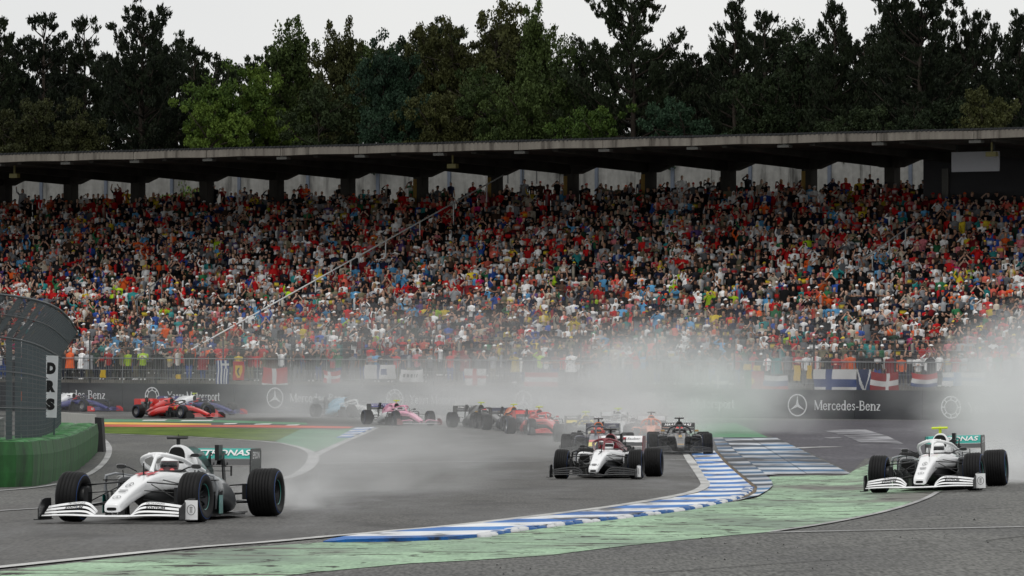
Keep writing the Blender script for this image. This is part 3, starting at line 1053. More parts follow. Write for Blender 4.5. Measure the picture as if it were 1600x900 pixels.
mb.put("cabin_door_frame", M("cabin_frame", lin(96, 96, 92), 0.8), cb)

# ------------------------------------------------------------------ rails in the stand
RAILW = M("white_painted_rail", lin(226, 228, 228), 0.5, 0.0, 0.06)
RAILP = M("pale_painted_rail", lin(176, 178, 178), 0.5, 0.3, 0.1)


def handrail(pts, label, post_drop, nposts, r=0.055, mat=RAILP):
    """pts: (px, py, offset) of the rail's ends."""
    root = empty("stair_handrail")
    W = [S(tpx(px, o), o, zpx(px, py, o)) for px, py, o in pts]
    m_ = MB()
    m_.tube(W, r, 8)
    m_.put("rail", mat, root)
    for k in range(nposts):
        u = (k + .5) / nposts * (len(W) - 1)
        i = min(int(u), len(W) - 2)
        p = W[i].lerp(W[i + 1], u - i)
        m_ = MB()
        m_.tube([p - Vector((0, 0, .03)), p - Vector((0, 0, post_drop))], r * .8, 6)
        m_.put("post", mat, root)
    tag(root, label, "handrail", "stair handrails in the stand")
    return root


handrail([(292, 550, 4.2), (786, 274, 31.0)], "long pale handrail climbing diagonally through the crowd left of centre", 1.5, 9, .042, RAILW)
handrail([(1350, 404, 16.5), (1428, 349, 22.0)], "short grey handrail in the crowd on the right, above the white car", 1.2, 3, .04)
handrail([(205, 470, 9.0), (262, 428, 13.0)], "short grey handrail in the crowd above the red car on the left", 1.2, 3, .035, METAL)
handrail([(600, 524, 6), (652, 484, 10)], "short faint handrail low in the crowd above the pale blue car", 1.2, 3, .035, METAL)
handrail([(760, 263, 35.5), (850, 264, 35.5)], "horizontal dark rail before the back wall of the stand", .9, 4, .04, DARK_METAL)

# ------------------------------------------------------------------ catch fence along the stand
cf = empty("spectator_fence")
tag(cf, "grey spectator fence of posts, rails and wire on top of the advertising wall", "fence")
fL, fR = tpx(-60, .6), tpx(1660, .6)
nb = 30
for k in range(nb + 1):
    t = fR + (fL - fR) * k / nb
    tall = k % 2 == 0
    m_ = MB()
    m_.tube([S(t, .6, WALL_TOP - .3), S(t, .6, 4.0 if tall else 2.85)], .045 if tall else .03, 6)
    m_.put("fence_post", METAL if not tall else DARK_METAL, cf)
for z, r in ((2.82, .032), (2.2, .015), (1.75, .02), (3.4, .008), (3.9, .01)):
    m_ = MB()
    m_.tube([S(fR, .56, z), S((fR + fL) / 2, .56, z), S(fL, .56, z)], r, 6)
    m_.put("fence_rail", METAL, cf)
for k in range(nb):
    a, b = fR + (fL - fR) * k / nb, fR + (fL - fR) * (k + 1) / nb
    m_ = MB()
    for j in range(1, 14):
        t = a + (b - a) * j / 14
        m_.hexa([S(t + .005, .6, 1.5), S(t - .005, .6, 1.5), S(t - .005, .61, 1.5), S(t + .005, .61, 1.5), S(t + .005, .6, 2.8), S(t - .005, .6, 2.8), S(t - .005, .61, 2.8), S(t + .005, .61, 2.8)])
    for j in range(9):
        z = 2.9 + j * .12
        m_.hexa([S(b, .6, z), S(a, .6, z), S(a, .604, z), S(b, .604, z), S(b, .6, z + .004), S(a, .6, z + .004), S(a, .604, z + .004), S(b, .604, z + .004)])
    m_.put("wire_panel", METAL, cf)

# ------------------------------------------------------------------ flags
FC = {c: M("flag_" + c, lin(*[x * .86 for x in v]), 0.85, var=0.08, spec=.2) for c, v in dict(white=(222, 222, 222), blue=(38, 66, 128), red=(186, 36, 38), yellow=(224, 184, 30), green=(20, 100, 52), black=(22, 22, 24),
                                                                       lightblue=(120, 150, 190), darkred=(150, 28, 34), navy=(40, 56, 96)).items()}
FCN = list(FC)


def flag(px0, px1, y0, y1, fn, label, o=0.40, wave=0.09, nx=36, ny=24, sag=0.0):
    t0, t1 = tpx(px0, o), tpx(px1, o)
    pm = (px0 + px1) / 2
    za, zb = zpx(pm, y0, o), zpx(pm, y1, o)
    vs, fs, mi = [], [], []
    ph = rng.uniform(0, 6)
    for back in (0, 1):
        for j in range(ny + 1):
            for i in range(nx + 1):
                u, v = i / nx, j / ny
                z = za + (zb - za) * v - sag * math.sin(math.pi * u) * (1 - .3 * v)
                oo = o + wave * math.sin(u * 9 + ph + v * 1.5) * (.3 + v) + back * .006
                vs.append(S(t0 + (t1 - t0) * u + .02 * math.sin(v * 7 + ph), oo, z))
    W = nx + 1
    for j in range(ny):
        for i in range(nx):
            c = FCN.index(fn((i + .5) / nx, (j + .5) / ny))
            a = j * W + i
            fs.append((a, a + W, a + W + 1, a + 1))
            mi.append(c)
            a += W * (ny + 1)
            fs.append((a, a + 1, a + W + 1, a + W))
            mi.append(c)
    me = bpy.data.meshes.new("flag")
    me.from_pydata([tuple(v) for v in vs], [], fs)
    for c in FCN:
        me.materials.append(FC[c])
    me.polygons.foreach_set("material_index", mi)
    me.polygons.foreach_set("use_smooth", [True] * len(fs))
    me.update()
    tag(put("flag", me), label, "flag", "flags hung on the spectator fence")


def cross(bg, fg, cu=.36, cv=.5, w=.09, wv=.14):
    return lambda u, v: fg if abs(u - cu) < w or abs(v - cv) < wv else bg


flag(338, 358, 563, 602, lambda u, v: ('white' if abs(u - .72) < .09 or abs(v - .16) < .05 else 'blue') if (u > .45 and v < .33) else ('blue' if int(u * 9) % 2 == 0 else 'white'), "narrow blue and white striped flag hung upright on the fence at the left", wave=.03)
flag(364, 382, 565, 594, lambda u, v: 'yellow' if (abs(u - .5) < .3 * (1 - max(0, v - .55) * 1.9) and .2 < v < .88) and not (abs(u - .5 - .1 * math.sin(v * 9)) < .07 and .35 < v < .75) else ('black' if (abs(u - .5) < .2 and .35 < v < .75) else 'red'), "small red flag with a yellow shield beside the striped flag", wave=.03)
flag(411, 449, 573, 603, lambda u, v: 'white' if abs(u - .45) < .08 or v > .84 else 'red', "red and white cross flag left of the spray", sag=.1)
flag(505, 533, 578, 597, cross('red', 'white'), "faint red and white cross flag half hidden in spray", sag=.1)
flag(570, 617, 570, 592, lambda u, v: 'blue' if .4 < u < .5 or (.55 < u < .75 and .3 < v < .7) else 'white', "white banner with blue marks in the spray")
flag(626, 661, 577, 596, lambda u, v: 'black' if .35 < v < .62 and int(u * 14) % 2 == 0 and .15 < u < .85 else 'white', "white banner with dark marks in the spray", sag=.05)
flag(725, 760, 576, 602, lambda u, v: 'red' if abs(v - .5) < .1 or abs(u - .5) < .08 else 'white', "white flag with red cross veiled by spray")
flag(820, 872, 582, 604, lambda u, v: 'red' if v < .33 or v > .66 else 'white', "red white red flag veiled by the thick central spray")
flag(1113, 1138, 586, 608, cross('navy', 'white'), "small dark blue flag with white cross at the edge of the spray", sag=.05)
flag(1163, 1194, 580, 611, lambda u, v: 'green' if u < .4 else ('yellow' if math.hypot(u - .4, (v - .5) * .8) < .14 else 'red'), "green and red flag next to yellow cloths")
flag(1194, 1230, 586, 611, lambda u, v: 'white' if v < .34 else ('blue' if v < .67 else 'red'), "white blue red striped flag on the fence", sag=.05)
flag(1271, 1338, 577, 614, cross('white', 'blue', .36, .58, .085, .15), "large white flag with a blue cross above the star emblem")
flag(1339, 1361, 577, 614, lambda u, v: 'white' if abs(abs(u - .5) * 2 - (1 - v)) < .14 else 'navy', "dark blue flag with white diagonals beside the large cross flag")
flag(1361, 1403, 580, 614, cross('darkred', 'white', .62, .5, .07, .12), "dark red flag with white cross right of the diagonal flag", sag=.12)
flag(1424, 1465, 582, 603, lambda u, v: 'red' if v < .4 else ('white' if v < .75 else 'blue'), "faded red and white flag near the right spray", sag=.1)
flag(1472, 1540, 582, 603, cross('white', 'lightblue'), "faded white flag with pale blue cross in the right spray")
for k, (a, b, c, d) in enumerate([(1162, 1173, 569, 578), (1177, 1188, 571, 579), (1240, 1251, 571, 595), (1261, 1268, 571, 592), (157, 165, 578, 590), (275, 282, 585, 592)]):
    flag(a, b, c, d, lambda u, v: 'yellow', ["first yellow cloth tied on the rail above the green and red flag", "second yellow cloth on the rail above the green and red flag", "long yellow cloth hanging left of the large cross flag", "narrow yellow cloth touching the large cross flag", "yellow rag on the fence above the blue car at left", "tiny yellow rag on the fence above the red car"][k], wave=.04, nx=6, ny=8)

# ------------------------------------------------------------------ tyre barrier and debris fence on the left
BELT = ramp_mat("green_belt", [lin(14, 40, 18), lin(24, 78, 30), lin(40, 104, 46)], scale=(1.5, 1.5, .7), nscale=1.2, rough=0.55, spec=0.3, fine=.2, fine_scale=5.0, pos=[.3, .45, .7])
TYRE_GREEN = ramp_mat("green_painted_tyre", [lin(26, 70, 34), lin(46, 112, 54), lin(70, 140, 78)], nscale=2.5, rough=0.5, spec=0.35)
BLACK_PAD = M("black_rubber_pad", lin(24, 24, 26), 0.6, var=0.3)
bar_px = [(-70, 764), (-30, 762), (20, 761), (52, 760), (77, 754), (113, 738), (139, 718), (150, 705)]
_bw = chaikin([(G(*p).x, G(*p).y) for p in bar_px], 2)
_bl = resample(_bw, 200)
BAR_H, BAR_W = 0.92, 1.15


def bar_at(s):
    """Point and outward normal (towards the track) at share s of the barrier."""
    i = s * 199
    k = min(int(i), 198)
    p = _bl[k] * (1 - (i - k)) + _bl[k + 1] * (i - k)
    t = _bl[min(k + 3, 199)] - _bl[max(k - 3, 0)]
    t = t / np.linalg.norm(t)
    return p, np.array([t[1], -t[0]])


barrier = empty("tyre_barrier")
tag(barrier, "green tyre barrier with belt facing curving away at the left edge", "barrier")
_L = np.linalg.norm(np.diff(_bl, axis=0), axis=1).sum()
nbelt = 11
for k in range(nbelt):
    s0, s1 = (k + .006) / nbelt, (k + 1 - .006) / nbelt
    rs = []
    for j in range(7):
        s = s0 + (s1 - s0) * j / 6
        p, n = bar_at(s)
        bul = .05 * math.sin(math.pi * j / 6)
        ring_ = []
        for (off, z) in ((.02 + bul, 0), (.05 + bul, .3), (.06 + bul, .65), (.02 + bul, BAR_H + .015 * math.sin(j * 1.3 + k)), (-.04, BAR_H - .01), (-.04, 0)):
            q = p + n * off
            ring_.append((q[0], q[1], float(hgt(q[0], q[1])) - .01 + z))
        rs.append(ring_)
    m_ = MB()
    m_.rings(rs)
    m_.put("belt_panel", BELT, barrier)
_t = MB()
n = 14
prof = [(.14, -.1), (.22, -.12), (.31, -.09), (.335, 0), (.31, .09), (.22, .12), (.14, .1)]
_t.rings([[(r * math.cos(2 * math.pi * j / n), r * math.sin(2 * math.pi * j / n), z) for j in range(n)] for r, z in prof] + [[(.14 * math.cos(2 * math.pi * j / n), .14 * math.sin(2 * math.pi * j / n), -.1) for j in range(n)]], cap=False)
_tm = _t.mesh("tyre", True)
nt_ = int(_L / .64)
for k in range(nt_):
    for row in range(2):
        p, nn = bar_at((k + .5 + .25 * row) / (nt_ + 1))
        q = p - nn * (.36 + .6 * row)
        put("barrier_tyre", _tm, TYRE_GREEN, barrier, (q[0], q[1], float(hgt(q[0], q[1])) + BAR_H - .11 + rng.uniform(-.03, .03)), (rng.uniform(-.08, .08), rng.uniform(-.08, .08), rng.uniform(0, 3)))
rs = []
for j in range(60):
    p, nn = bar_at(j / 59)
    rr = []
    for off, z in ((-.06, 0), (-.06, .8), (-1.15, .8), (-1.15, 0)):
        q = p + nn * off
        rr.append((q[0], q[1], float(hgt(q[0], q[1])) + z))
    rs.append(rr)
m_ = MB()
m_.rings(rs)
m_.put("stacked_tyre_core", TYRE_GREEN, barrier)
# black end pad
q0 = G(147.5, 706)
q1 = Vector((q0.x + .34, q0.y + 1.2, 0))
m_ = MB()
for i in range(1):
    a = G(149, 706)
    w = 12.5 * a.y / F
    zt = CAM_Z + ray(149, 652)[1] * a.y
    m_.hexa([(a.x, a.y, a.z - .05), (a.x + w, a.y + .1, a.z - .05), (a.x + w, a.y + 1.1, a.z - .05), (a.x, a.y + 1.0, a.z - .05),
             (a.x - .02, a.y, zt), (a.x + w * .72, a.y + .1, zt - .02), (a.x + w * .72, a.y + 1.1, zt - .02), (a.x - .02, a.y + 1.0, zt)])
tag(m_.put("end_pad", BLACK_PAD), "black upright pad closing the end of the green tyre barrier", "pad")
# low white wall behind the barrier's end
m_ = MB()
wl0, wl1 = P(70, 655, 172), P(149, 655, 182)
zt0, zt1 = CAM_Z + ray(97, 643)[1] * 172, CAM_Z + ray(149, 648)[1] * 182
m_.hexa([(wl0.x, 172, 0), (wl1.x, 182, 0), (wl1.x, 182.4, 0), (wl0.x, 172.4, 0), (wl0.x, 172, zt0), (wl1.x, 182, zt1), (wl1.x, 182.4, zt1), (wl0.x, 172.4, zt0)])
tag(m_.put("low_wall", M("dirty_white_wall", lin(188, 188, 182), 0.8, var=.2)), "low white wall behind the end of the green tyre barrier", "wall")

# debris fence
FEN = M("fence_steel_grey", lin(78, 90, 94), 0.5, .5, 0.2)
FEN_D = M("fence_wire_dark", lin(52, 60, 64), 0.5, .4, 0.2)
fp_px = [(-90, 93.5), (-40, 95), (0, 97.5), (35, 102), (59, 108.5), (74, 118), (86, 132), (95, 150)]
_fw = chaikin([((p - 800) / F * d, d) for p, d in fp_px], 2)
_fs = resample(_fw, 240)
FLEN = np.linalg.norm(np.diff(_fs, axis=0), axis=1).sum()
V_H, LEAN_X, LEAN_Z = 3.05, .42, .75


def fen_at(s):
    i = min(max(s, 0), 1) * 239
    k = min(int(i), 238)
    p = _fs[k] * (1 - (i - k)) + _fs[k + 1] * (i - k)
    t = _fs[min(k + 4, 239)] - _fs[max(k - 4, 0)]
    t = t / np.linalg.norm(t)
    n = np.array([t[1], -t[0]])
    return p, n


def fen_pt(s, u, off=0.0):
    """u: 0 at the ground, 1 at the bend, 2 at the tip of the overhang."""
    p, n = fen_at(s)
    g = float(hgt(p[0], p[1]))
    if u <= 1:
        q = p + n * off
        return Vector((q[0], q[1], g + V_H * u))
    w = u - 1
    q = p + n * (off + LEAN_X * w)
    return Vector((q[0] + .08 * w, q[1], g + V_H + LEAN_Z * w))


fence = empty("debris_fence")
tag(fence, "tall steel debris fence with bent tops and wire mesh at the left edge", "fence")
npost = 26
for k in range(npost + 1):
    s = k / npost
    m_ = MB()
    w = .062 if k < npost else .085
    rs = []
    for u in (0, 1, 2):
        c = fen_pt(s, u, -.07)
        p, n = fen_at(s)
        a, b = Vector((n[0], n[1], 0)) * w, Vector((-n[1], n[0], 0)) * w * .9
        rs.append([c - a - b, c + a - b, c + a + b, c - a + b])
    m_.rings(rs)
    m_.put("post", FEN, fence)
for u, r in ((.02, .02), (.28, .012), (.52, .014), (.76, .012), (.985, .022), (1.5, .014), (1.99, .026)):
    m_ = MB()
    m_.tube([fen_pt(j / 60, u, .02) for j in range(61)], r, 5)
    m_.put("cable", FEN_D, fence)
for k in range(npost):
    m_ = MB()
    s0, s1 = k / npost, (k + 1) / npost
    nv = int(max(8, FLEN / npost / .05))
    hw = .0065
    for j in range(nv):
        s = s0 + (s1 - s0) * (j + .5) / nv
        p, n = fen_at(s)
        td = Vector((-n[1], n[0], 0)) * hw
        a, b, c = fen_pt(s, 0), fen_pt(s, 1), fen_pt(s, 1.98)
        m_.add([a - td, a + td, b + td, b - td, c + td, c - td], [(0, 1, 2, 3), (3, 2, 4, 5)])
    for j in range(60):
        u = j / 30
        dz = Vector((0, 0, hw))
        pts = [fen_pt(s0 + (s1 - s0) * i / 4, u, .004) for i in range(5)]
        for a, b in zip(pts[:-1], pts[1:]):
            m_.add([a - dz, b - dz, b + dz, a + dz], [(0, 1, 2, 3)])
    o_ = m_.put("mesh_panel", FEN_D, fence)
# second row of bare uprights and pale boards behind the fence
m_ = MB()
rs = []
for j in range(40):
    p, n = fen_at(j / 39 * .8)
    q = p - n * 1.5
    q2 = p - n * 1.7
    g = float(hgt(q[0], q[1]))
    rs.append([(q[0], q[1], g), (q[0], q[1], g + 1.25), (q2[0], q2[1], g + 1.25), (q2[0], q2[1], g)])
m_.rings(rs)
tag(m_.put("concrete_wall", M("pale_barrier_concrete", lin(150, 152, 150), 0.8, var=.2)), "pale concrete wall seen through the debris fence at the left", "wall")
for k, px in enumerate((33, 43)):
    d = 128 + 3 * k
    p = P(px, 626, d)
    zt = CAM_Z + ray(px, 611)[1] * d
    g = float(hgt(p.x, p.y))
    r = empty("marker_post", (p.x, p.y, g))
    m_ = MB()
    m_.box(-.05, .05, -.03, .03, p.z - g, zt - g)
    m_.put("orange_panel", M("marker_orange", lin(206, 104, 52), .6), r)
    m_ = MB()
    m_.box(-.025, .025, -.02, .02, 0, p.z - g + .02)
    m_.put("pole", FEN, r)
    tag(r, ("left" if k == 0 else "right") + " one of two orange marker posts behind the debris fence", "marker", "orange marker posts")

# distance board
d_b = 119.0
bw, bh = 20.0 * d_b / F, 96.0 * d_b / F
bc = P(79.5, 604, d_b - 1.0)
board = empty("marker_board", (bc.x, bc.y, bc.z), (0, math.radians(1.6), math.radians(-6)))
tag(board, "upright white board with black letters DRS on the debris fence", "sign")
m_ = MB()
m_.box(-bw / 2, bw / 2, 0, .03, -bh / 2, bh / 2)
m_.put("panel", M("board_white", lin(222, 225, 228), 0.5, var=.05), board)
BLK = M("letter_black", lin(14, 14, 16), .5)
for k, c in enumerate("DRS"):
    lettering(c, BLK, board, (.0, -.004, bh * (.295 - .29 * k)), (1, 0, 0), (0, 0, 1), width=bw * .70, height=bh * .19, bold=.085)
m_ = MB()
m_.tube([(-.1, .05, -bh / 2 - .6), (-.1, .05, bh / 2 - .1)], .02, 6)
m_.tube([(.1, .05, -bh / 2 - .6), (.1, .05, bh / 2 - .1)], .02, 6)
m_.put("bracket", FEN, board)

# ------------------------------------------------------------------ trees
BARK = M("dark_bark", lin(52, 44, 36), .9, var=.3, scale=8)


def leaf_mat(name, c0, c1, tr=0.15):
    m = bpy.data.materials.new(name)
    m.use_nodes = True
    nt = m.node_tree
    b = nt.nodes["Principled BSDF"]
    b.inputs["Roughness"].default_value = 0.7
    b.inputs["Specular IOR Level"].default_value = 0.15
    co = nt.nodes.new("ShaderNodeTexCoord")
    no = nt.nodes.new("ShaderNodeTexNoise")
    no.inputs["Scale"].default_value = 1.1
    no.inputs["Detail"].default_value = 3
    nt.links.new(co.outputs["Object"], no.inputs["Vector"])
    ri = nt.nodes.new("ShaderNodeObjectInfo")
    ad = nt.nodes.new("ShaderNodeMath")
    ad.operation = 'MULTIPLY_ADD'
    ad.inputs[1].default_value = .35
    ad.inputs[2].default_value = -.17
    nt.links.new(ri.outputs["Random"], ad.inputs[0])
    sm = nt.nodes.new("ShaderNodeMath")
    nt.links.new(no.outputs["Fac"], sm.inputs[0])
    nt.links.new(ad.outputs[0], sm.inputs[1])
    cr = nt.nodes.new("ShaderNodeValToRGB")
    cr.color_ramp.elements[0].position = .3
    cr.color_ramp.elements[0].color = c0 + (1,)
    cr.color_ramp.elements[1].position = .7
    cr.color_ramp.elements[1].color = c1 + (1,)
    nt.links.new(sm.outputs[0], cr.inputs[0])
    nt.links.new(cr.outputs[0], b.inputs["Base Color"])
    b.inputs["Transmission Weight"].default_value = 0
    return m


PINE = leaf_mat("pine_needles", lin(26, 33, 24), lin(42, 51, 33))
BRIGHT = leaf_mat("bright_leaves", lin(52, 72, 28), lin(84, 104, 40))
MIDG = leaf_mat("mid_green_leaves", lin(42, 56, 28), lin(64, 78, 38))
OLIVE = leaf_mat("olive_brown_leaves", lin(46, 50, 28), lin(66, 69, 36))
TEAL = leaf_mat("blue_green_leaves", lin(32, 50, 37), lin(46, 68, 48))
DARKG = leaf_mat("dark_green_leaves", lin(30, 41, 25), lin(46, 57, 32))


def quads_at(c, su, sv_, rg, up=0.0, axis=None):
    """Randomly turned leaf quads at the given centres."""
    n = len(c)
    u = rg.normal(size=(n, 3)) if axis is None else axis + rg.normal(size=(n, 3)) * .35
    u[:, 2] += up
    u /= np.linalg.norm(u, axis=1)[:, None]
    w = rg.normal(size=(n, 3))
    v = np.cross(u, w)
    v /= np.linalg.norm(v, axis=1)[:, None] + 1e-9
    su = (su * rg.uniform(.6, 1.3, n))[:, None]
    sv_ = (sv_ * rg.uniform(.6, 1.3, n))[:, None]
    q = np.stack([c - u * su, c + v * sv_ * .9, c + u * su, c - v * sv_ * .9], 1).reshape(-1, 3)
    return q


def ball(rg, n):
    """Points filling a unit ball, denser towards its skin."""
    v = rg.normal(size=(n, 3))
    v /= np.linalg.norm(v, axis=1)[:, None]
    return v * (rg.uniform(0, 1, n) ** .45)[:, None]


def broadleaf(seed, H=24.0, R=3.8, dens=1.0, zlow=.38, spiky=0.0, clus=.62):
    rg = np.random.default_rng(seed)
    rr = random.Random(seed)
    tb = MB()
    top = Vector((rr.uniform(-.5, .5), rr.uniform(-.5, .5), H * .86))
    tp = [Vector((0, 0, -.3)), Vector((rr.uniform(-.2, .2), rr.uniform(-.2, .2), H * .3)), Vector((rr.uniform(-.4, .4), rr.uniform(-.4, .4), H * .6)), top]
    tb.tube(tp, [.34, .26, .16, .04], 8)
    tips = []
    for k in range(24):
        u = rr.uniform(zlow, .90)
        st = tp[0].lerp(tp[3], u / .92)
        an = k * 2.4 + rr.uniform(-.4, .4)
        shape = math.sin(math.pi * min(1, max(0, (u - zlow + .16) / (1.16 - zlow)))) ** .5
        ln = R * (.4 + .7 * shape) * rr.uniform(.65, 1.15)
        el = rr.uniform(.25, .8) + spiky * .6
        en = st + Vector((math.cos(an) * math.cos(el), math.sin(an) * math.cos(el), math.sin(el))) * ln
        md = st.lerp(en, .5) + Vector((rr.uniform(-.3, .3), rr.uniform(-.3, .3), -.15))
        tb.tube([st, md, en], [.09, .055, .015], 5)
        for j in range(10):
            b = st.lerp(en, rr.uniform(.3, 1.0))
            e2 = b + Vector((rr.gauss(0, .75), rr.gauss(0, .75), rr.gauss(.25 + spiky, .55))) * (.5 + .14 * R)
            if j % 2 == 0:
                tb.tube([b, b.lerp(e2, .8)], [.025, .008], 4)
            tips.append(e2)
    for k in range(22):
        e2 = top + Vector((rr.gauss(0, .34 * R), rr.gauss(0, .34 * R), rr.uniform(-1.5, H * .115)))
        tb.tube([top, e2], [.03, .008], 4)
        tips.append(e2)
    cs, ax = [], []
    for tpnt in tips:
        m_ = int(105 * dens * rr.uniform(.6, 1.4))
        sd = clus * rr.uniform(.7, 1.45)
        c = ball(rg, m_) * np.array([sd, sd, sd * (.6 + spiky * .9)]) + np.array(tpnt)
        cs.append(c)
    c = np.concatenate(cs)
    c = c[c[:, 2] < H]
    q = quads_at(c, .135, .10, rg)
    return tb.mesh("trunk", True), np_mesh("crown", q, np.arange(len(q)).reshape(-1, 4))


def conifer(seed, H=25.0, R=3.2, zlow=.4, gap=.9, round_=0.3, dens=1.0):
    """Pine: long limbs carrying flat pads of upright needle tufts, with gaps between the pads."""
    rg = np.random.default_rng(seed)
    rr = random.Random(seed)
    tb = MB()
    bend = [rr.uniform(-.3, .3) for _ in range(2)]
    tb.tube([(0, 0, -.3), (bend[0], 0, H * .4), (bend[1], .1, H * .75), (0, 0, H * .985)], [.36, .27, .15, .03], 8)
    cs, ax = [], []
    z = H * zlow
    while z < H - .2:
        u = (z - H * zlow) / (H * (1 - zlow))
        cone = (1 - u) ** .8 * min(1, .5 + 1.6 * u)
        dome = math.sqrt(max(0, 1 - u ** 2.6))
        prof_ = cone * (1 - round_) + dome * round_ + .08
        nb_ = 6 if u < .8 else 4
        a0 = rr.uniform(0, 6)
        for b in range(nb_):
            if rr.random() < .12:
                continue
            an = a0 + b * 2 * math.pi / nb_ + rr.uniform(-.4, .4)
            ln = R * prof_ * rr.uniform(.45, 1.25)
            el = rr.uniform(-.1, .3) + .7 * u
            st = Vector((0, 0, z + rr.uniform(-.25, .25)))
            dr = Vector((math.cos(an) * math.cos(el), math.sin(an) * math.cos(el), math.sin(el)))
            md = st + dr * ln * .55 + Vector((0, 0, -.06 * ln))
            en = st + dr * ln + Vector((0, 0, .08 * ln))
            tb.tube([st, md, en], [.05 + .012 * ln, .035, .012], 4)
            npad = max(1, int(round(ln * 1.15)))
            for j in range(npad):
                w = 1.0 - .62 * j / max(1, npad)
                base = (st.lerp(md, w / .55) if w < .55 else md.lerp(en, (w - .55) / .45))
                base = base + Vector((-dr.y, dr.x, 0)) * rr.gauss(0, .22 * ln) * (.3 + w * .4)
                pr_ = rr.uniform(.32, .62) * (.75 + .1 * ln)
                nt2 = int(11 * dens * rr.uniform(.7, 1.3))
                for q_ in ball(rg, nt2) * np.array([pr_, pr_, pr_ * .42]):
                    m_ = 13
                    dirv = np.array([q_[0] * .9, q_[1] * .9, .55 + .3 * rr.random()]) + np.array(dr) * .25
                    dirv /= np.linalg.norm(dirv) + 1e-9
                    along = rg.uniform(0, rr.uniform(.2, .42), m_)[:, None]
                    cs.append(np.array(base) + q_ + dirv * along + rg.normal(size=(m_, 3)) * .055)
                    ax.append(np.repeat(dirv[None], m_, 0))
        z += gap * rr.uniform(.7, 1.3)
    c, a = np.concatenate(cs), np.concatenate(ax)
    q = quads_at(c, .13, .055, rg, axis=a)
    return tb.mesh("trunk", True), np_mesh("crown", q, np.arange(len(q)).reshape(-1, 4))


TREES = dict(
    pine_tall=conifer(1, 25, 3.4, .42, .72, .3, 1.15),
    pine_round=conifer(2, 25, 4.2, .36, .75, .95, 1.1),
    pine_sparse=conifer(3, 25, 3.0, .45, .9, .35, 1.1),
    pine_wide=conifer(4, 25, 4.6, .45, .85, .6, 1.2),
    leaf_a=broadleaf(11, 24, 3.8),
    leaf_b=broadleaf(12, 24, 4.4, 1.0),
    leaf_spiky=broadleaf(13, 24, 3.2, .8, .42, .5, .5),
    leaf_thin=broadleaf(14, 24, 3.0, .35, .45, .35, .5),
    bushy=broadleaf(15, 24, 4.8, 1.15, .3),
)
for k_, (a_, b_) in TREES.items():
    a_.materials.append(BARK)
    b_.materials.append(PINE)


def tree(kind, px, top, off, width, mat, label):
    """Stand a tree behind the grandstand: crown top at a pixel, offset off behind the wall, width in pixels."""
    a = (px - 800) / F
    d = (C0 + off) / (N2.y + N2.x * a)
    zt = CAM_Z + ray(px, top)[1] * d
    tm, cm = TREES[kind]
    H = 25.0 if kind.startswith("pine") else 24.0
    Rk = dict(pine_tall=3.4, pine_round=4.2, pine_sparse=3.0, pine_wide=4.6, leaf_a=4.4, leaf_b=5.0, leaf_spiky=3.8, leaf_thin=3.6, bushy=5.4)[kind]
    sz = zt / H
    sx = max(.55, min(1.7, width * d / F / 2 / Rk))
    root = empty("pine_tree" if kind.startswith("pine") else "leafy_tree", (a * d, d, 0), (0, 0, rng.uniform(0, 6.28)))
    root.scale = (sx, sx, sz)
    tag(root, label, "tree", "trees behind the grandstand")
    put("trunk", tm, BARK, root)
    put("crown", cm, mat, root)


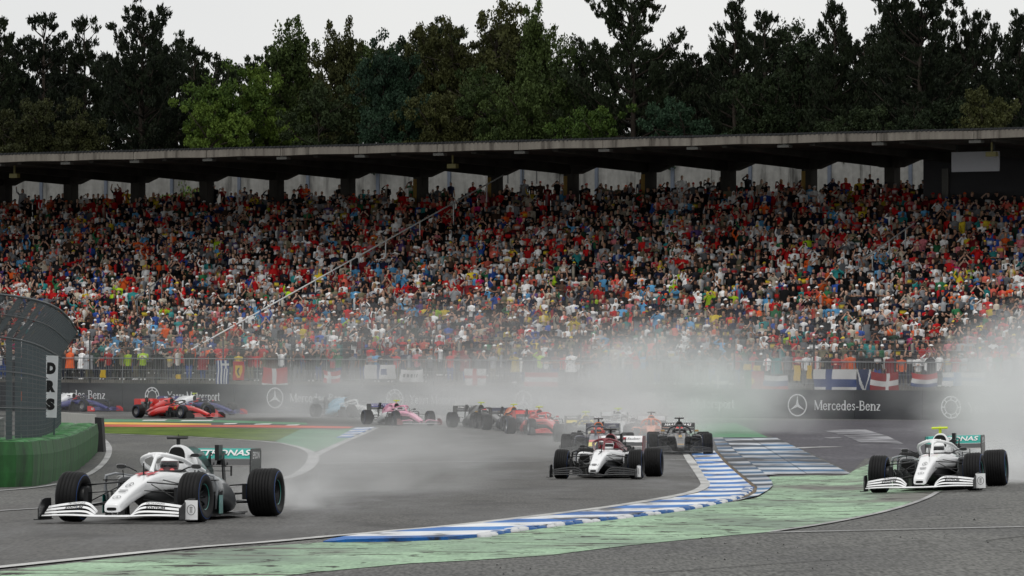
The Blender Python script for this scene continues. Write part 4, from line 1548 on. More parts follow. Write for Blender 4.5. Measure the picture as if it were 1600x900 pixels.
TL = [
    ("pine_tall", -4, 30, 44, 120, PINE, "dark pine cut by the left edge of the picture"),
    ("pine_sparse", 68, 31, 46, 135, PINE, "open topped pine, second from the left edge"),
    ("pine_sparse", 131, 36, 50, 105, PINE, "slim pine with a narrow pointed top left of the dome shaped pine"),
    ("pine_round", 225, 20, 45, 165, PINE, "large dark dome shaped pine on the left"),
    ("pine_sparse", 303, 80, 50, 90, PINE, "small pine right of the dome shaped pine"),
    ("leaf_a", 350, 88, 44, 150, BRIGHT, "bright green leafy tree right of the dome shaped pine"),
    ("leaf_b", 415, 90, 47, 120, BRIGHT, "bright green leafy tree below the spiky topped tree"),
    ("leaf_spiky", 455, 22, 50, 120, MIDG, "leafy tree with upright spiky shoots left of centre"),
    ("leaf_spiky", 527, 24, 48, 95, OLIVE, "tall olive leafy tree with twin tops left of centre"),
    ("leaf_a", 598, 38, 45, 120, TEAL, "blue green leafy tree between the olive and the brown green trees"),
    ("leaf_b", 655, 36, 52, 120, DARKG, "dark green leafy tree right of the blue green one"),
    ("bushy", 712, 12, 49, 150, OLIVE, "broad brown green leafy tree near the middle top"),
    ("leaf_b", 775, -12, 51, 150, OLIVE, "tallest brown green leafy tree reaching the top edge"),
    ("leaf_spiky", 832, -2, 46, 90, MIDG, "upright leafy tree at the top edge left of the gap"),
    ("leaf_thin", 876, 44, 44, 80, MIDG, "thin light leaved tree left of the great pine"),
    ("pine_wide", 985, -42, 45, 195, PINE, "great pine with layered branches reaching over the top edge"),
    ("pine_tall", 1150, 6, 46, 125, PINE, "pointed pine right of the pale gap"),
    ("pine_sparse", 1195, 28, 50, 115, PINE, "slim pine just right of the pointed pine"),
    ("leaf_thin", 1250, 18, 48, 110, DARKG, "thin leaved tree with twiggy see-through top on the right"),
    ("pine_tall", 1303, 10, 45, 125, PINE, "narrow pine between the twiggy tree and the widest pine"),
    ("pine_wide", 1440, -8, 46, 230, PINE, "widest dark pine at the upper right"),
    ("pine_round", 1400, 14, 52, 130, PINE, "dark round pine behind the widest pine, to its left"),
    ("pine_wide", 1520, 36, 50, 130, PINE, "flat topped pine second from the right edge"),
    ("pine_tall", 1594, 26, 45, 130, PINE, "dark pine cut by the right edge of the picture"),
    ("bushy", 60, 138, 41, 150, OLIVE, "low olive bush tree above the canopy at the far left"),
    ("leaf_a", 118, 150, 41, 90, OLIVE, "small yellow olive tree right of the low olive bush"),
    ("bushy", 320, 140, 40.5, 110, BRIGHT, "low bright green tree just above the canopy left of centre"),
    ("leaf_b", 500, 120, 42, 150, DARKG, "low dark tree filling the gap under the spiky tree"),
    ("bushy", 625, 132, 41, 130, TEAL, "low blue green bush tree above the canopy"),
    ("leaf_b", 760, 92, 42, 120, MIDG, "mid height green tree under the tallest brown green tree"),
    ("bushy", 700, 128, 41.5, 110, OLIVE, "low brown olive tree under the broad brown green tree"),
    ("bushy", 840, 110, 42, 130, MIDG, "low green tree left of the bright bush under the great pine"),
    ("bushy", 938, 150, 41, 125, BRIGHT, "low bright green bush tree under the great pine"),
    ("bushy", 1075, 140, 41, 130, TEAL, "low dark teal bush tree under the pale gap"),
    ("pine_round", 1090, 92, 50, 150, PINE, "low dark pine spreading across the pale gap"),
    ("bushy", 1215, 95, 43, 140, DARKG, "low dark leafy tree under the twiggy tree"),
    ("bushy", 1330, 150, 42, 130, DARKG, "low dark bush tree right of the narrow pine"),
    ("leaf_b", 1545, 128, 42, 140, OLIVE, "low olive tree under the flat topped pine"),
    ("bushy", 1450, 140, 43, 140, DARKG, "low dark bush tree under the widest pine"),
]
for a_ in TL:
    tree(*a_)
ORD = "first second third fourth fifth sixth seventh eighth ninth tenth eleventh twelfth thirteenth fourteenth fifteenth sixteenth seventeenth eighteenth nineteenth twentieth twenty-first twenty-second twenty-third".split()
MIDROW = [(20, 78), (100, 84), (165, 62), (270, 70), (420, 96), (490, 62), (560, 58), (630, 60), (690, 52), (745, 30), (800, 26), (860, 62), (925, 84), (1040, 96), (1120, 78), (1180, 66), (1240, 62), (1290, 66), (1350, 62), (1400, 48), (1480, 50), (1545, 62), (1610, 70)]
for k, (px, top) in enumerate(MIDROW):
    kd = ["pine_round", "bushy", "leaf_b", "leaf_a"][k % 4] if 300 < px < 900 else ["pine_round", "pine_wide", "bushy"][k % 3]
    tree(kd, px, top, 55 + 2 * (k % 3), 165, ([DARKG, OLIVE, MIDG, DARKG][k % 4] if 300 < px < 900 else PINE), f"dark tree of the middle row, {ORD[k]} from the left, rising behind the front trees")
kinds_ = ["bushy", "pine_round", "leaf_b", "pine_wide"]
for k in range(15):
    px = -20 + k * 118
    tree(kinds_[k % 4], px, 105 + 22 * math.sin(k * 2.1), 64 + 4 * (k % 3), 175, PINE if k % 2 else DARKG, f"dark background tree of the wood, {['first', 'second', 'third', 'fourth', 'fifth', 'sixth', 'seventh', 'eighth', 'ninth', 'tenth', 'eleventh', 'twelfth', 'thirteenth', 'fourteenth', 'fifteenth'][k]} from the left in the rear row")

# ------------------------------------------------------------------ crowd
CROWD_MAT = attr_mat("spectator_cloth_and_skin")
R_SHIRT, R_SKIN, R_HAIR, R_LEGS, R_SLEEVE, R_DARK, R_SHOE = range(7)


class PB:
    """Body builder: rings with a region number per vertex."""

    def __init__(s):
        s.v, s.f, s.r = [], [], []

    def loft(s, rings_, reg, cap=True):
        o, n = len(s.v), len(rings_[0])
        for rg_ in rings_:
            s.v += [tuple(p) for p in rg_]
            s.r += [reg] * n
        for i in range(len(rings_) - 1):
            for j in range(n):
                k = (j + 1) % n
                s.f.append((o + i * n + j, o + i * n + k, o + (i + 1) * n + k, o + (i + 1) * n + j))
        if cap:
            b = o + (len(rings_) - 1) * n
            if n == 8:
                s.f += [(b, b + 1, b + 2, b + 3), (b, b + 3, b + 4, b + 7), (b + 4, b + 5, b + 6, b + 7)]
            elif n == 6:
                s.f += [(b, b + 1, b + 2, b + 3), (b, b + 3, b + 4, b + 5)]

    def limb(s, pts, rad, reg, n=6):
        pts = [np.array(p, float) for p in pts]
        rs = []
        for i, p in enumerate(pts):
            d = pts[min(i + 1, len(pts) - 1)] - pts[max(i - 1, 0)]
            d /= np.linalg.norm(d) + 1e-9
            up = np.array([0, 1.0, 0]) if abs(d[1]) < .8 else np.array([1.0, 0, 0])
            a = np.cross(d, up)
            a /= np.linalg.norm(a) + 1e-9
            b = np.cross(d, a)
            rs.append([p + a * rad[i] * math.cos(2 * math.pi * j / n) + b * rad[i] * math.sin(2 * math.pi * j / n) for j in range(n)])
        s.loft(rs, reg)


def oval(cx, cy, cz, rx, ry, n=8, ph=0.3927):
    return [(cx + rx * math.cos(2 * math.pi * j / n + ph), cy + ry * math.sin(2 * math.pi * j / n + ph), cz) for j in range(n)]


def person_template(pose, hat, build, legs):
    """Standing figure 1.75 m tall facing -y. pose: arms; hat: headgear; build: body; legs: full legs or hips only."""
    b = PB()
    w = {"slim": .92, "normal": 1.0, "broad": 1.14, "poncho": 1.22}[build]
    # torso
    if build == "poncho":
        tr = [(.62, .30, .24), (.85, .27, .21), (1.15, .24, .17), (1.36, .22, .14), (1.45, .15, .10), (1.49, .07, .07)]
    else:
        tr = [(.80, .175, .12), (.95, .17, .12), (1.10, .165, .115), (1.28, .195, .125), (1.39, .195, .11), (1.45, .14, .085), (1.49, .065, .065)]
    b.loft([oval(0, 0, z, rx * w, ry * (w if build != "poncho" else 1)) for z, rx, ry in tr], R_SHIRT)
    # neck and head with a face that juts at the nose and chin
    b.loft([oval(0, 0, 1.46, .056, .058), oval(0, -.01, 1.54, .052, .056)], R_SKIN, False)
    hd = [(1.515, .040, .050, -.02), (1.55, .060, .078, -.012), (1.60, .074, .092, 0), (1.65, .079, .097, 0), (1.70, .074, .092, .004), (1.735, .052, .066, .006), (1.752, .02, .03, .006)]
    b.loft([oval(0, cy, z, rx, ry) for z, rx, ry, cy in hd], R_SKIN)
    b.loft([oval(0, -.098, 1.585, .016, .012, 6), oval(0, -.104, 1.60, .013, .014, 6), oval(0, -.096, 1.645, .008, .008, 6)], R_SKIN)
    if legs or hat == "shades":
        for sx in (-1, 1):
            b.loft([oval(sx * .031, -.083, 1.632, .015, .016, 6), oval(sx * .031, -.083, 1.652, .015, .016, 6)], R_DARK)
        b.loft([oval(0, -.083, 1.556, .024, .014, 6), oval(0, -.083, 1.564, .022, .013, 6)], R_DARK)
    if hat == "cap":
        b.loft([oval(0, .008, 1.672, .088, .105), oval(0, .008, 1.715, .085, .10), oval(0, .008, 1.752, .058, .07), oval(0, .008, 1.768, .015, .02)], R_HAIR)
        b.loft([[(x, y, z) for x, y, z in ((-.07, -.08, 1.680), (.07, -.08, 1.680), (.065, -.16, 1.665), (.03, -.185, 1.66), (-.03, -.185, 1.66), (-.065, -.16, 1.665))],
                [(x, y, z) for x, y, z in ((-.07, -.08, 1.692), (.07, -.08, 1.692), (.065, -.16, 1.677), (.03, -.185, 1.672), (-.03, -.185, 1.672), (-.065, -.16, 1.677))]], R_HAIR)
    elif hat == "hood":
        b.loft([oval(0, .03, 1.44, .13, .11), oval(0, .035, 1.56, .105, .10), oval(0, .03, 1.68, .10, .105), oval(0, .02, 1.755, .07, .08), oval(0, .02, 1.785, .02, .03)], R_SHIRT)
        b.loft([oval(0, -.045, 1.555, .055, .055), oval(0, -.052, 1.60, .066, .058), oval(0, -.05, 1.67, .062, .055)], R_SKIN)
    elif hat == "brim":
        b.loft([oval(0, 0, 1.69, .155, .165), oval(0, 0, 1.70, .15, .16), oval(0, 0, 1.705, .088, .10), oval(0, 0, 1.765, .075, .085), oval(0, 0, 1.775, .03, .03)], R_HAIR)
    else:
        lo = {"hair": 1.66, "shades": 1.66, "long": 1.45}[hat]
        b.loft([oval(0, .035, lo, .078 if hat != "long" else .095, .072), oval(0, .026, 1.675, .085, .088), oval(0, .014, 1.725, .077, .092), oval(0, .012, 1.762, .045, .058), oval(0, .012, 1.772, .012, .015)], R_HAIR)
    # arms: shoulder, elbow, wrist, hand
    sh = .205 * w
    arm = {
        "down": [((-1, 0, 0), [(sh, 0, 1.40), (sh + .045, .01, 1.13), (sh + .03, -.09, .90), (sh + .02, -.11, .80)])] * 2,
        "camera": [((-1, 0, 0), [(sh, 0, 1.40), (sh + .10, -.17, 1.30), (.085, -.22, 1.56), (.045, -.20, 1.63)])] * 2,
        "clap": [((-1, 0, 0), [(sh, 0, 1.40), (sh + .06, -.06, 1.14), (.06, -.28, 1.26), (.02, -.31, 1.33)])] * 2,
        "raise": [((-1, 0, 0), [(sh, 0, 1.41), (sh + .13, -.04, 1.62), (sh + .02, -.10, 1.86), (sh - .02, -.11, 1.95)])] * 2,
        "point": [((-1, 0, 0), [(sh, 0, 1.41), (sh + .10, -.16, 1.58), (sh + .05, -.26, 1.82), (sh + .03, -.28, 1.91)]), ((1, 0, 0), [(sh, 0, 1.40), (sh + .045, .01, 1.13), (sh + .02, -.10, .92), (sh + .0, -.13, .84)])],
        "fold": [((-1, 0, 0), [(sh, 0, 1.40), (sh + .06, -.05, 1.13), (.02, -.20, 1.14), (-.07, -.19, 1.17)])] * 2,
        "shade": [((-1, 0, 0), [(sh, 0, 1.40), (sh + .16, -.12, 1.46), (.12, -.14, 1.66), (.05, -.15, 1.70)]), ((1, 0, 0), [(sh, 0, 1.40), (sh + .05, .0, 1.13), (sh - .02, -.14, .98), (sh - .06, -.17, .92)])],
        "phone": [((-1, 0, 0), [(sh, 0, 1.40), (sh + .05, -.15, 1.25), (.10, -.33, 1.52), (.05, -.34, 1.60)])] * 2,
    }[pose]
    for s_, (_, pts) in zip((-1, 1), arm):
        q = [np.array((s_ * x, y, z)) for x, y, z in pts]
        half = q[0] * .35 + q[1] * .65
        b.limb([q[0] * 1.0 - np.array((s_ * .05, 0, -.01)), q[0], half], [.05 * w, .062 * w, .05 * w], R_SHIRT)
        b.limb([half, q[1], q[2]], [.048 * w, .045, .034], R_SLEEVE)
        b.limb([q[2], q[2] * .45 + q[3] * .55, q[3]], [.032, .044, .022], R_SKIN)
        # fingers and thumb as short separate stubs
        if legs:
            dv = q[3] - q[2]
            dv /= np.linalg.norm(dv)
            sd = np.cross(dv, [0, 1, .2])
            sd /= np.linalg.norm(sd) + 1e-9
            for k in range(4):
                st = q[3] - dv * .03 + sd * (.012 * (k - 1.5))
                b.limb([st, st + dv * (.05 - .006 * abs(k - 1.3)) + np.array((0, -.012, 0))], [.009, .006], R_SKIN, 6)
            st = q[2] * .5 + q[3] * .5 + sd * .03
            b.limb([st, st + sd * .02 + dv * .03], [.010, .007], R_SKIN, 6)
    if pose == "camera" or pose == "phone":
        yy, zz = (-.215, 1.63) if pose == "camera" else (-.36, 1.60)
        b.loft([[(x, yy + dy, zz - .035) for x, dy in ((-.065, -.02), (.065, -.02), (.065, .01), (.065, .02), (-.065, .02), (-.065, .01))],
                [(x, yy + dy, zz + .035) for x, dy in ((-.065, -.02), (.065, -.02), (.065, .01), (.065, .02), (-.065, .02), (-.065, .01))]], R_DARK)
    if legs:
        for sx in (-1, 1):
            b.limb([(sx * .085, 0, .86), (sx * .095, -.01, .66), (sx * .095, -.015, .46), (sx * .098, .01, .26), (sx * .10, .015, .09)], [.098 * w, .088 * w, .066, .056, .042], R_LEGS)
            b.limb([(sx * .10, .05, .05), (sx * .105, -.04, .045), (sx * .115, -.15, .03)], [.04, .048, .03], R_SHOE)
    else:
        b.loft([oval(0, 0, .42, .16 * w, .10), oval(0, 0, .60, .175 * w, .115), oval(0, 0, .82, .172 * w, .118)], R_LEGS, False)
    v = np.array(b.v, dtype=np.float32)
    f4 = np.array(b.f, dtype=np.int32)
    return v, f4, np.array(b.r)


POSES = ["down", "camera", "clap", "raise", "point", "fold", "shade", "phone"]
POSE_W = [28, 16, 8, 2, 3, 22, 6, 9]
HATS = ["cap", "hair", "long", "hood", "brim", "shades"]
HAT_W = [34, 30, 10, 9, 3, 12]
BUILDS = ["slim", "normal", "broad", "poncho"]
BUILD_W = [24, 46, 18, 12]
_tp = {}


def template(pose, hat, build, legs):
    k = (pose, hat, build, legs)
    if k not in _tp:
        _tp[k] = person_template(*k)
    return _tp[k]


CLOTH = {
    "black": (18, 18, 20), "charcoal": (38, 38, 42), "grey": (112, 114, 118), "light grey": (162, 164, 168), "white": (232, 232, 232), "cream": (200, 190, 172),
    "red": (196, 30, 32), "dark red": (122, 24, 32), "orange": (228, 98, 40), "pink": (206, 120, 128), "coral": (214, 104, 88), "yellow": (218, 192, 56),
    "lime": (178, 214, 44), "green": (52, 118, 78), "dark green": (34, 58, 44), "teal": (50, 142, 142), "sky blue": (92, 158, 204), "blue": (46, 82, 162), "navy": (30, 38, 66), "purple": (92, 70, 128),
    "brown": (86, 66, 54), "khaki": (128, 122, 98), "magenta": (206, 46, 120)}
BASE_W = {"black": 30, "charcoal": 14, "grey": 11, "light grey": 8, "white": 13, "cream": 4, "red": 8, "dark red": 5, "orange": 1.4, "pink": 2.2, "coral": 1.8, "yellow": 1.6, "lime": .5,
          "green": 1.8, "dark green": 3, "teal": 1.3, "sky blue": 2.4, "blue": 2.6, "navy": 8, "purple": .8, "brown": 4, "khaki": 3.5, "magenta": .3}
CNAMES = list(CLOTH)
CLIN = {k: np.array(lin(*v)) for k, v in CLOTH.items()}
SKINS = [lin(*c) for c in ((200, 160, 138), (188, 146, 124), (172, 130, 108), (208, 172, 152), (140, 100, 80))]
HAIRC = [lin(*c) for c in ((34, 26, 22), (56, 40, 30), (88, 64, 44), (124, 112, 100), (150, 120, 80), (24, 22, 22))]
CAPC = {"red": .20, "black": .26, "white": .26, "navy": .10, "grey": .06, "orange": .03, "yellow": .03, "blue": .02}
pr = random.Random(77)
clusters = [(pr.uniform(0, 1), pr.uniform(0, 28), pr.uniform(.008, .03), pr.uniform(1, 2.6), c) for c in
            ["orange"] * 7 + ["blue"] * 5 + ["yellow"] * 5 + ["red"] * 9 + ["sky blue"] * 6 + ["white"] * 6 + ["lime"] * 2 + ["pink"] * 5 + ["teal"] * 4 + ["coral"] * 4]


def pick_colour(pxn, r):
    w = dict(BASE_W)
    w["red"] *= 1 + .9 * max(0, (r - 10) / 18) + (1.2 if pxn > .7 and r > 14 else 0)
    for cx, cr, sx, sr, c in clusters:
        g = math.exp(-((pxn - cx) / sx) ** 2 - ((r - cr) / sr) ** 2)
        w[c] += 34 * g
    return pr.choices(CNAMES, [w[c] for c in CNAMES])[0]


FLAG_MARKS = [(348, "striped upright flag"), (373, "yellow shield flag"), (430, "left cross flag"), (593, "blue marked banner"), (643, "dark marked banner"), (742, "white flag with red cross"),
              (846, "red white red flag"), (1126, "small dark blue flag"), (1178, "green and red flag"), (1212, "tricolour flag"), (1305, "large white cross flag"), (1350, "diagonal flag"), (1382, "dark red cross flag"),
              (1445, "faded red flag"), (1506, "faded white flag"), (100, "left end lettering"), (237, "left ring emblem"), (950, "central spray"), (1050, "lettering right of centre"), (820, "spray left of centre"), (500, "pale blue car"), (1580, "right edge"), (300, "foot of the long handrail"), (160, "yellow rag")]
ROWN = ["front", "second", "third", "fourth"]
all_people = []
for r in range(NROW + 1):
    o = O_FRONT + r * TREAD
    ta, tb_ = tpx(-25, o), tpx(1625, o)
    t = tb_ + pr.uniform(0, .3)
    while t < ta:
        step = pr.gauss(.46, .07)
        if r == 0:
            step *= 1.05
        t += max(.34, step)
        if pr.random() < (.05 if r < 24 else .12):
            continue
        oo = o + pr.uniform(-.14, .18)
        p = S(t, oo, zrow(r))
        pxx = 800 + p.x / p.y * F
        all_people.append((r, t, oo, p, pxx))
    if r == NROW - 1:
        pass
n_ind = 300
ind = [q for q in all_people if q[0] <= 2]
ind = ind[:n_ind]
ind_ids = set(id(q) for q in ind)
rest = [q for q in all_people if id(q) not in ind_ids]


def dress(pxx, r):
    col = pick_colour(pxx / 1600.0, r)
    pose = pr.choices(POSES, POSE_W)[0]
    hat = pr.choices(HATS, HAT_W)[0]
    build = pr.choices(BUILDS, BUILD_W)[0]
    if col in ("lime", "sky blue", "yellow", "teal", "blue") and pr.random() < .35:
        build = "poncho"
    if hat == "hood" and build != "poncho":
        build = pr.choice(["poncho", "broad"])
    cap = pr.choices(list(CAPC), list(CAPC.values()))[0]
    legc = pr.choice(["navy", "black", "charcoal", "grey", "khaki", "blue"])
    bare = build != "poncho" and pr.random() < .4
    return col, pose, hat, build, cap, legc, bare


def tint_for(reg, dr):
    col, pose, hat, build, cap, legc, bare = dr
    sk = np.array(pr.choice(SKINS)) * pr.uniform(.85, 1.1)
    jit = pr.uniform(.6, 1.06) if col not in ("white", "light grey") else pr.uniform(.85, 1.15)
    pal = np.zeros((7, 3))
    pal[R_SHIRT] = CLIN[col] * jit
    pal[R_SKIN] = sk
    pal[R_HAIR] = CLIN[cap] if hat in ("cap", "brim") else np.array(pr.choice(HAIRC))
    pal[R_LEGS] = CLIN[legc] * pr.uniform(.6, 1.0)
    pal[R_SLEEVE] = sk if bare else CLIN[col] * jit
    pal[R_DARK] = (.012, .012, .013)
    pal[R_SHOE] = CLIN[pr.choice(["black", "white", "grey"])]
    c = pal[reg]
    sh = np.where(reg == R_SHIRT)[0]
    k = pr.random()
    if len(sh) >= 48 and build != "poncho":
        if k < .22:      # printed chest
            c[sh[24:32]] = CLIN[pr.choice(["white", "white", "yellow", "black", "red", "grey"])]
        elif k < .32:    # two-tone jacket
            c[sh[:24]] = CLIN[pr.choice(["black", "white", "navy", "grey"])]
        elif k < .42:    # open jacket over a lighter shirt
            f_ = [i for i in sh[:56] if (i % 8) in (5,)]
            c[f_] = CLIN[pr.choice(["white", "light grey", "cream", "red"])]
    c[sh] *= (.8 + .4 * np.array([pr.random() for _ in sh]))[:, None]
    return c


def place(v, p, yaw, h):
    c, s_ = math.cos(yaw), math.sin(yaw)
    q = v * h
    return np.stack([q[:, 0] * c - q[:, 1] * s_ + p[0], q[:, 0] * s_ + q[:, 1] * c + p[1], q[:, 2] + p[2]], 1)


used = {}
POSE_TXT = {"down": "arms down", "camera": "camera raised to the face", "clap": "clapping", "raise": "both arms raised", "point": "one arm raised", "fold": "arms folded", "shade": "hand shading eyes", "phone": "holding up a phone"}
descr = []
hv = [min((q for q in ind if q[0] == 0), key=lambda q: abs(q[4] - x)) for x in (206, 219)]
for q in ind:
    dr = dress(q[4], q[0])
    if q in hv:
        dr = ("lime", "down" if q is hv[0] else "clap", "hair", "broad", "black", "black", False)
    descr.append(dr)
for i, (q, dr) in enumerate(zip(ind, descr)):
    r, t, oo, p, pxx = q
    v, f4, reg = template(dr[1], dr[2], dr[3], True)
    v2 = v * pr.uniform(.90, 1.03)
    me = np_mesh("person", v2, f4, True)
    set_tint(me, tint_for(reg, dr))
    ob = put("person", me, CROWD_MAT, None, (p.x, p.y, p.z), (0, 0, pr.gauss(-.25, .3)))
    gar = "poncho" if dr[3] == "poncho" else ("shirt" if dr[6] else "jacket")
    hd = {"cap": dr[4] + " cap", "brim": dr[4] + " brimmed hat", "hood": "hood up", "hair": "short hair", "shades": "short dark hair", "long": "long hair"}[dr[2]]
    near = min(FLAG_MARKS, key=lambda m_: abs(m_[0] - pxx))
    lb = f"{dr[0]} {gar}, {hd}, {POSE_TXT[dr[1]]}, {ROWN[r]} row above {near[1]}"
    if lb in used or len(lb.split()) > 16:
        lb = f"{dr[0]} {gar}, {hd}, {ROWN[r]} row, {'right' if pxx > near[0] else 'left'} of {near[1]}"
    if lb in used:
        nx_ = descr[i - 1][0] if i else "black"
        lb = f"{dr[0]} {gar}, {hd}, {ROWN[r]} row above {near[1]}, beside person in {nx_}"
    if lb in used:
        lb = f"{dr[0]} {gar}, {hd}, {ROWN[r]} row, number {sum(1 for z in ind[:i] if z[0] == r) + 1} from the right end"
    used[lb] = 1
    tag(ob, "person in " + lb if len(lb.split()) <= 14 else lb, "person", "spectators in the front rows")

vs, fs, cs = [], [], []
off_ = 0
for q in rest:
    r, t, oo, p, pxx = q
    dr = dress(pxx, r)
    v, f4, reg = template(dr[1], dr[2], dr[3], False)
    h = pr.uniform(.89, 1.03)
    if r == NROW and pr.random() < .25:
        p = Vector((p.x, p.y, p.z + .35))
    vs.append(place(v, (p.x, p.y, p.z), pr.gauss(-.25, .35), h))
    fs.append(f4 + off_)
    cs.append(tint_for(reg, dr))
    off_ += len(v)
me = np_mesh("crowd", np.concatenate(vs), np.concatenate(fs), True)
set_tint(me, np.concatenate(cs))
tag(put("crowd", me, CROWD_MAT), "dense standing crowd filling the terraces above the front rows", "crowd", kind="stuff")
print("people", len(ind), len(rest), "crowd faces", len(me.polygons))

# ------------------------------------------------------------------ racing cars
# local frame: x to the car's left side as seen from ahead (image right), y rearwards from the front axle, z up


def sup(xc, y, hw, z0, z1, p=3.0, n=20, top=1.0):
    """Superellipse ring in the x-z plane; top narrows the upper half."""
    zc, hh = (z0 + z1) / 2, (z1 - z0) / 2
    out = []
    for j in range(n):
        a = 2 * math.pi * (j + .5) / n
        c, s_ = math.cos(a), math.sin(a)
        x = math.copysign(abs(c) ** (2 / p), c) * hw
        z = math.copysign(abs(s_) ** (2 / p), s_) * hh
        if z > 0:
            x *= 1 - (1 - top) * (z / hh)
        out.append((xc + x, y, zc + z))
    return out


def loft_mesh(secs, name, n=20, sub=1):
    """Sections (y, xc, hw, z0, z1, p, top) joined smoothly."""
    rows = np.array(secs, float)
    if sub > 1:
        u = np.linspace(0, len(rows) - 1, (len(rows) - 1) * sub + 1)
        # Catmull-Rom through the sections
        res = []
        for x in u:
            i = min(int(x), len(rows) - 2)
            t = x - i
            p0, p1, p2, p3 = rows[max(i - 1, 0)], rows[i], rows[i + 1], rows[min(i + 2, len(rows) - 1)]
            res.append(.5 * ((2 * p1) + (-p0 + p2) * t + (2 * p0 - 5 * p1 + 4 * p2 - p3) * t * t + (-p0 + 3 * p1 - 3 * p2 + p3) * t ** 3))
        rows = np.array(res)
    mb = MB()
    mb.rings([sup(r[1], r[0], r[2], r[3], r[4], r[5], n, r[6]) for r in rows])
    return smooth_by_angle(mb.mesh(name), 50)


def lathe_x(prof, n=44):
    """Surface of revolution about x; prof (x, r)."""
    mb = MB()
    mb.rings([[(x, r * math.cos(2 * math.pi * j / n), r * math.sin(2 * math.pi * j / n)) for j in range(n)] for x, r in prof], cap=False)
    return mb


CM = {}
FR, RR_, FW, RW = .335, .338, .305, .405
HX_F, HX_R = .8475, .7975
WB = 3.70


def tyre_mesh(w, R, grooves):
    h = w / 2
    pr_ = [(-h * .70, .17), (-h * .86, .185), (-h * .97, .235), (-h, .275), (-h * .96, .305), (-h * .86, R * .962), (-h * .74, R * .988)]
    xs = np.linspace(-h * .66, h * .66, grooves * 4 + 1)
    for i, x in enumerate(xs):
        pr_.append((x, R - (.011 if i % 4 in (2,) else 0)))
    pr_ += [(h * .74, R * .988), (h * .86, R * .962), (h * .96, .305), (h, .275), (h * .97, .235), (h * .86, .185), (h * .70, .17)]
    mb = lathe_x(pr_)
    return smooth_by_angle(mb.mesh("tyre"), 50)


def band_mesh(w, r0, r1, side, bulge):
    h = w / 2
    return lathe_x([(side * (h * bulge[0] + .003), r0), (side * (h * bulge[1] + .003), r1)]).mesh("sidewall_band", True)


def rim_mesh(w, side):
    h = w / 2
    mb = lathe_x([(side * h * .72, .172), (side * h * .60, .160), (side * h * .25, .150), (side * h * .15, .05), (side * h * .30, .045), (side * h * .34, .0)], 30)
    for k in range(9):
        a = 2 * math.pi * k / 9
        c, s_ = math.cos(a), math.sin(a)
        q = []
        for r, x, wd in ((.04, .34, .012), (.155, .56, .010)):
            xx = side * h * x
            q.append([(xx, r * c - wd * s_, r * s_ + wd * c), (xx, r * c + wd * s_, r * s_ - wd * c), (xx - side * .02, r * c + wd * s_, r * s_ - wd * c), (xx - side * .02, r * c - wd * s_, r * s_ + wd * c)])
        mb.rings(q)
    return mb.mesh("rim", True)


